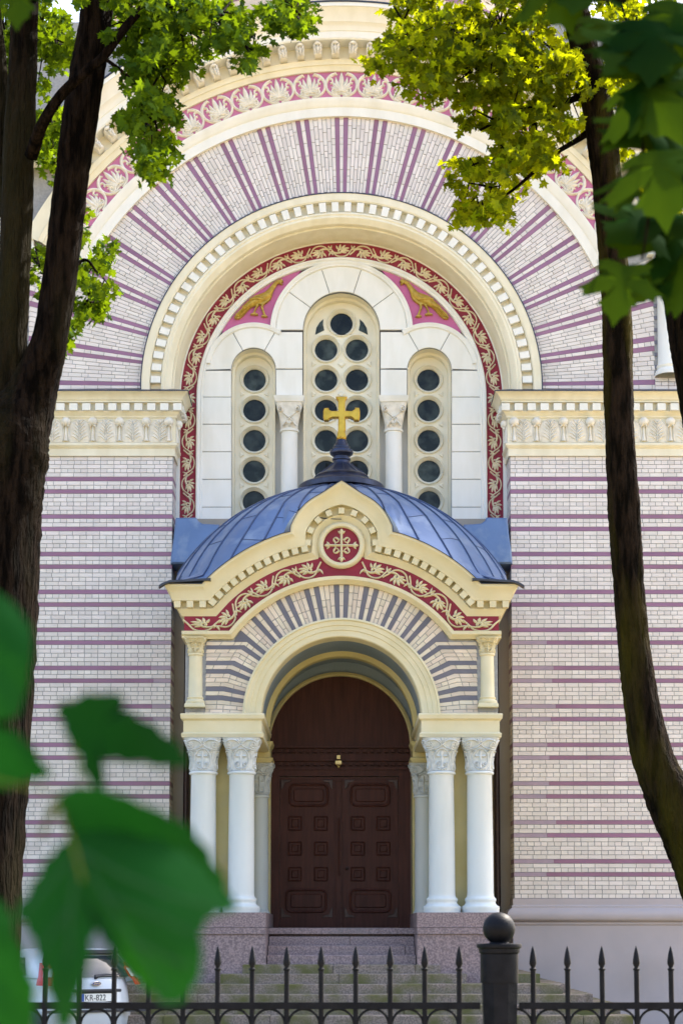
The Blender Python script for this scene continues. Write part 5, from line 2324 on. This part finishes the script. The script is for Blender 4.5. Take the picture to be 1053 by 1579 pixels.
# left tree: one bole that forks, a limb reaching right
YLT = -16.5
make_tree('maple_tree', 'dark forked maple trunk at the left edge with a limb reaching right', YLT,
          [[(-70, 1720, 150, 0), (-40, 1500, 128, 0), (-22, 1250, 124, 0), (-8, 1000, 124, 0), (2, 800, 122, 0), (14, 690, 128, 0), (46, 612, 82, 0), (75, 530, 54, -.1), (92, 430, 52, -.1), (110, 280, 51, -.15), (128, 150, 52, -.2), (146, 40, 50, -.2), (158, -80, 48, -.2), (180, -260, 40, -.2)],
           [(8, 730, 84, 0), (13, 620, 54, 0), (19, 480, 49, 0), (26, 330, 48, 0), (30, 200, 47, 0), (36, 80, 44, 0), (38, -60, 42, 0), (30, -260, 36, 0)],
           [(12, 330, 30, .1), (4, 240, 26, .2), (0, 120, 24, .25), (-12, 0, 22, .3), (-30, -120, 20, .3)]],
          [[(48, 240, 22, -.2), (66, 190, 19, -.45), (95, 145, 17, -.55), (130, 112, 16, -.6), (160, 86, 15, -.6), (190, 45, 14, -.6), (232, 0, 12, -.5), (300, -60, 9, -.3)],
           [(160, 88, 6, -.6), (200, 120, 5, -.5), (235, 170, 4, -.3), (245, 230, 2.5, -.3)],
           [(232, 0, 7, -.5), (300, 20, 5, -.3), (345, 45, 4, -.2), (385, 75, 2.5, -.2)],
           [(300, -60, 7, -.3), (400, -30, 5, -.2), (450, 10, 4, -.2), (480, 40, 2, -.2)],
           [(100, 430, 7, .3), (130, 400, 5, .4), (150, 420, 3, .4)]],
          [(66, 60, 50, 75, 480, 1.7), (80, 180, 28, 55, 190, 1.7), (8, 60, 30, 90, 260, 1.7), (8, 230, 22, 70, 130, 1.7), (82, 250, 18, 45, 80, 1.7),
           (215, 45, 60, 55, 430, .2), (280, 45, 60, 55, 400, .3), (250, 110, 48, 60, 380, .0), (232, 190, 44, 50, 330, -.1), (238, 245, 26, 26, 120, -.1),
           (335, 35, 45, 32, 240, .1), (375, 70, 26, 26, 120, .0), (355, 60, 18, 22, 50, 0), (450, 24, 40, 22, 170, .0), (470, 40, 24, 14, 60, .0), (430, 5, 40, 14, 70, .1), (185, 10, 30, 12, 60, .2),
           (150, 415, 34, 38, 170, 1.6), (135, 470, 36, 32, 150, 1.6), (112, 350, 26, 40, 110, 1.7), (100, 520, 16, 30, 50, 1.7), (60, 420, 12, 60, 60, 1.7),
           (120, -60, 260, 60, 700, .3), (0, 720, 20, 60, 20, 1.0)],
          n_ind=150, lsize=.082, dens=1.75)

# right tree: slim bole curving away to the right, second stem
YRT = -15.0
make_tree('maple_tree', 'slender mossy maple with a curved trunk and bright backlit crown on the right', YRT,
          [[(1180, 1720, 110, 0), (1130, 1500, 95, 0), (1084, 1340, 88, 0), (1040, 1245, 76, 0), (1004, 1160, 60, 0), (984, 1050, 51, 0), (973, 950, 48, 0), (966, 850, 48, 0), (961, 770, 50, 0), (956, 680, 46, 0), (953, 580, 45, 0), (951, 480, 44, 0), (944, 380, 44, 0), (934, 260, 45, 0), (920, 160, 44, 0), (900, 70, 42, 0), (885, 0, 40, 0), (868, -120, 36, 0), (850, -260, 28, 0)]],
          [[(925, 190, 16, .1), (890, 215, 9, .2), (850, 240, 7, .3), (800, 285, 5, .4), (765, 310, 3, .4)],
           [(905, 90, 16, .1), (860, 95, 9, .2), (800, 70, 7, .2), (720, 60, 6, .1), (640, 75, 4, 0), (600, 100, 2.5, 0)],
           [(915, 140, 14, .1), (860, 160, 8, .2), (800, 170, 6, .2), (740, 200, 4, .2)],
           [(890, 30, 14, 0), (830, 10, 8, .1), (740, -20, 6, .1), (640, -10, 4, .1)]],
          [(620, 40, 46, 45, 360, .1), (600, 85, 34, 26, 130, .0), (680, 50, 65, 60, 620, .2), (670, 120, 46, 32, 260, .1), (730, 110, 58, 55, 520, .3), (770, 45, 70, 60, 650, .3), (800, 120, 60, 60, 560, .3),
           (830, 60, 60, 70, 560, .4), (830, 190, 60, 48, 460, .3), (770, 190, 50, 42, 300, .2), (730, 165, 30, 30, 110, .1), (790, 245, 55, 36, 330, .2), (720, 262, 38, 24, 160, .2), (755, 290, 42, 30, 230, .1), (745, 330, 40, 20, 150, .1), (835, 235, 30, 26, 150, .3),
           (885, 140, 28, 70, 280, .5), (980, 60, 90, 80, 700, .6), (1010, 190, 55, 90, 420, .7), (1000, 270, 30, 40, 150, .7), (760, -50, 220, 45, 900, .3), (975, 130, 40, 60, 240, .6), (1040, 330, 30, 60, 140, .8)],
          n_ind=150, lsize=.084, dens=1.25, bark=M_barkm, mat_=M_leafr)
make_tree('maple_tree', 'leaning maple stem at the right edge behind the hanging dark leaves', YRT + 1.6,
          [[(1130, 1000, 75, 0), (1105, 800, 64, 0), (1078, 640, 54, 0), (1060, 540, 50, 0), (1046, 450, 46, 0), (1030, 340, 42, 0), (1010, 220, 38, 0), (990, 120, 34, 0), (974, 40, 32, 0), (955, -80, 28, 0)],
           [(1130, 1000, 75, 0), (1150, 1250, 84, 0), (1170, 1650, 95, 0)]],
          [], [(1000, -20, 60, 50, 240, .2), (1030, 90, 40, 60, 160, .3)], n_ind=0, lsize=.082, dens=1.6)

# ---------- near leaves, out of focus
BIG = [(0, 0), (.10, -.06), (.26, -.13), (.44, -.12), (.38, -.02), (.42, .06), (.31, .12), (.42, .20), (.50, .30), (.68, .40), (.56, .45), (.56, .55), (.46, .54), (.34, .50), (.19, .46), (.22, .58), (.32, .68), (.22, .72), (.20, .82), (.10, .88), (0, 1.06)]


def big_leaf_mesh(name, material, fold=.22, curl=.25, wide=1.0):
    P = leaf_poly(BIG) * np.array((wide, 1.0))
    n = len(P)
    c = np.array((0, .30))
    V = []
    for t in (0.0, .35, .7, 1.0):
        if t == 0:
            V.append((c[0], c[1]))
        else:
            V += [tuple(c + (p - c) * t) for p in P]
    verts = []
    for x, y in V:
        z = -fold * abs(x) ** 1.2 - curl * max(0, y - .25) ** 2 + .03 * sin(7 * x) * cos(6 * y) - .10 * max(0, -y + .1)
        verts.append((x, y, z))
    faces = [(0, 1 + i, 1 + (i + 1) % n) for i in range(n)]
    for k in range(2):
        o1, o2 = 1 + k * n, 1 + (k + 1) * n
        faces += [(o1 + i, o2 + i, o2 + (i + 1) % n, o1 + (i + 1) % n) for i in range(n)]
    me = bpy.data.meshes.new(name)
    me.from_pydata(verts, [], faces)
    me.materials.append(material)
    me.polygons.foreach_set('use_smooth', [True] * len(me.polygons))
    return me


near_me = [big_leaf_mesh('leaf', M_leafnear, .20, .30), big_leaf_mesh('leaf', M_leafnear, .45, .35), big_leaf_mesh('leaf', M_leafnear, .25, .20, .78)]
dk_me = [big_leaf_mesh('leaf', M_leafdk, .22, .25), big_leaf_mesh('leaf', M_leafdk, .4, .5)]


def place_leaf(parent, me, px, py, Y, size_px, roll, tilt, turn, petiole=None):
    """leaf base at pixel; roll = tip direction in the picture (degrees, 0 = right, -90 = down);
    tilt leans the blade's face up or down, turn swings it about the tip axis"""
    b = at(px, py, Y)
    s_ = size_px * sc(py, Y)
    r_ = radians(roll)
    tip_ = Vector((cos(r_), 0, sin(r_)))
    face = Vector((0, -1, 0))
    x_ = tip_.cross(face)
    M3 = Matrix((x_, tip_, face)).transposed()
    M3 = M3 @ Matrix.Rotation(radians(turn), 3, 'Y') @ Matrix.Rotation(radians(tilt), 3, 'X')
    o = link('leaf', me, parent)
    o.matrix_local = Matrix.Translation(b) @ M3.to_4x4() @ Matrix.Scale(s_, 4)
    if petiole:
        p1 = at(petiole[0], petiole[1], Y + .02)
        mid = (Vector(b) + Vector(p1)) / 2 + Vector((0, 0, .006))
        m = MB()
        m.tube([b, mid, p1], [.0022, .002, .0025], 6)
        m.obj('leaf_stalk', M_petiole, parent)
    return o


sprig = thing('maple_sprig', 'large blurred green maple leaves hanging close in the lower left corner', 'branch')
YN = -28.85


def shaped_leaf(parent, outline, centre, Y, slope, cup, material):
    """a big leaf with its own outline; slope tips the blade back, cup bows it"""
    c = np.array(centre, float)
    P0 = np.array(outline, float)
    P = []
    for i in range(len(P0)):
        a_, b_ = P0[i], P0[(i + 1) % len(P0)]
        P.append(a_)
        nrm_ = np.array((b_[1] - a_[1], a_[0] - b_[0])) / max(np.hypot(*(b_ - a_)), 1)
        P.append((a_ * .35 + b_ * .65) + nrm_ * random.uniform(2, 8))
    P = np.array(P)
    span = np.abs(P - c).max()
    n = len(P)
    k_ = sc(centre[1], Y)
    V = []
    for t in (0, .25, .5, .75, 1.0):
        ring_ = [c] if t == 0 else [c + (p - c) * t for p in P]
        for q in ring_:
            d = (q - c) / span
            yy = Y + k_ * span * (slope[0] * d[0] + slope[1] * d[1] + cup * (d[0] ** 2 + d[1] ** 2) + .05 * sin(6 * d[0] + 2) * cos(5 * d[1]))
            p3 = at(q[0], q[1], Y)
            # slide along the view ray so the outline keeps its place
            f_ = (yy - CAM[1]) / (Y - CAM[1])
            V.append((p3.x * f_, yy, CAM[2] + (p3.z - CAM[2]) * f_))
    faces = [(0, 1 + i, 1 + (i + 1) % n) for i in range(n)]
    for k in range(3):
        o1, o2 = 1 + k * n, 1 + (k + 1) * n
        faces += [(o1 + i, o2 + i, o2 + (i + 1) % n, o1 + (i + 1) % n) for i in range(n)]
    me = bpy.data.meshes.new('leaf')
    me.from_pydata(V, [], faces)
    me.materials.append(material)
    me.polygons.foreach_set('use_smooth', [True] * len(me.polygons))
    return link('leaf', me, parent)


shaped_leaf(sprig, [(98, 1300), (120, 1285), (170, 1280), (215, 1290), (262, 1305), (296, 1325), (322, 1352), (345, 1380), (362, 1402), (335, 1408), (318, 1418), (308, 1440), (312, 1480), (300, 1520), (272, 1550), (240, 1535), (215, 1515), (195, 1500),
                    (175, 1470), (160, 1440), (148, 1425), (140, 1450), (135, 1490), (120, 1540), (98, 1596), (85, 1560), (70, 1500), (52, 1450), (40, 1425), (22, 1412), (40, 1385), (60, 1350), (80, 1320)],
            (118, 1365), YN, (.1, -.35), .25, M_leafnear)
shaped_leaf(sprig, [(92, 1226), (130, 1213), (170, 1220), (215, 1238), (262, 1260), (302, 1290), (328, 1330), (348, 1370), (366, 1406), (330, 1398), (290, 1372), (250, 1352), (200, 1335), (150, 1320), (115, 1296), (100, 1262)],
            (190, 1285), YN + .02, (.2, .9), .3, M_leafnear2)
shaped_leaf(sprig, [(85, 1095), (110, 1082), (150, 1070), (192, 1076), (182, 1092), (215, 1108), (250, 1130), (282, 1160), (292, 1180), (262, 1182), (225, 1176), (180, 1172), (152, 1168), (160, 1218), (140, 1208), (125, 1168), (106, 1142), (98, 1115)],
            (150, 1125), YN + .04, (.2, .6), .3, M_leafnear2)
shaped_leaf(sprig, [(-60, 890), (-5, 912), (30, 942), (50, 985), (46, 1030), (38, 1075), (22, 1108), (-60, 1112)], (-10, 1010), YN + .04, (.3, -.2), .2, M_leafnear)
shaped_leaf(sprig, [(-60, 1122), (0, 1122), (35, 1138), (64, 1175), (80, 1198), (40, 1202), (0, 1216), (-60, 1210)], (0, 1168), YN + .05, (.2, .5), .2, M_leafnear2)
shaped_leaf(sprig, [(-70, 1375), (0, 1388), (22, 1440), (40, 1490), (54, 1540), (42, 1610), (-70, 1650)], (-5, 1500), YN + .03, (.2, -.3), .2, M_leafnear)
shaped_leaf(sprig, [(104, 1222), (84, 1232), (70, 1250), (62, 1280), (58, 1306), (72, 1286), (84, 1262), (102, 1246)], (82, 1250), YN + .03, (.2, -.3), .2, M_stalkleaf)
def vein(pts, w_):
    m = MB()
    m.tube([at(x, y, YN - .006 - .02 * k / len(pts)) for k, (x, y) in enumerate(pts)], [w_ * (1 - .7 * k / len(pts)) for k in range(len(pts))], 5)
    m.obj('vein', M_vein, sprig)


for pts in (((122, 1310), (160, 1380), (205, 1450), (262, 1535)), ((122, 1310), (190, 1350), (260, 1380), (340, 1402)), ((122, 1310), (110, 1400), (104, 1490), (98, 1570)), ((122, 1310), (80, 1360), (35, 1410)),
            ((160, 1380), (210, 1400), (300, 1440)), ((205, 1450), (260, 1480), (300, 1490)), ((110, 1400), (80, 1440), (65, 1470))):
    vein(pts, .0013)
for pts in (((128, 1360, 0), (112, 1300, 0), (96, 1262, .01), (92, 1228, .02)), ((130, 1210, .03), (118, 1180, .04), (112, 1150, .04)), ((-60, 1190, .05), (0, 1205, .04), (60, 1218, .02), (100, 1226, .02))):
    m = MB()
    m.tube([at(x, y, YN + dy - .012) for x, y, dy in pts], [.0012] * len(pts), 6)
    m.obj('leaf_stalk', M_petiole, sprig)

sprig2 = thing('maple_sprig', 'dark blurred maple leaves hanging at the upper right edge', 'branch')
YM = -26.2
m = MB()
tw = [at(1080, 60, YM), at(1030, 120, YM), at(985, 200, YM), at(1005, 300, YM), at(990, 400, YM)]
m.tube([tuple(p) for p in tw], [.010, .008, .006, .005, .003], 6)
m.obj('twig', M_bark, sprig2)
m = MB()
tw = [at(1000, -30, YM), at(960, 0, YM), at(900, -10, YM), at(840, -30, YM)]
m.tube([tuple(p) for p in tw], [.010, .008, .006, .003], 6)
m.obj('twig', M_bark, sprig2)
near_list = [(962, 408, 100, -100, 15, 12), (1035, 330, 150, -95, 20, -20), (1000, 330, 120, -130, 40, 10), (1015, 230, 150, -85, 35, 15), (1040, 190, 170, -110, 30, -10), (985, 120, 150, -65, 40, 10), (930, 25, 130, -80, 40, -15),
             (850, -40, 120, -75, 35, 10), (1010, 30, 160, -95, 35, 10), (1045, 90, 160, -120, 30, 0), (900, -30, 120, -100, 45, 10), (1010, 180, 120, -130, 40, 20), (1020, 420, 90, -120, 30, 30), (985, 265, 100, -105, 45, 25), (1060, 380, 130, -100, 25, 10),
             (790, -50, 90, -70, 40, 0), (985, 60, 130, -125, 40, 0), (1050, 0, 150, -100, 30, 10), (1000, 330, 120, -60, 45, -20)]
for i, (px_, py_, s_, r_, t_, u_) in enumerate(near_list):
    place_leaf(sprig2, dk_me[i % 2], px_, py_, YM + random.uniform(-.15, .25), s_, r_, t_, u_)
sprig3 = thing('maple_sprig', 'single blurred green leaf at the top left over the left stem', 'branch')
m = MB()
m.tube([at(10, -60, -27), at(24, -20, -27)], [.004, .002], 6)
m.obj('twig', M_petiole, sprig3)
place_leaf(sprig3, dk_me[0], 30, -30, -27, 95, -85, 25, 10)
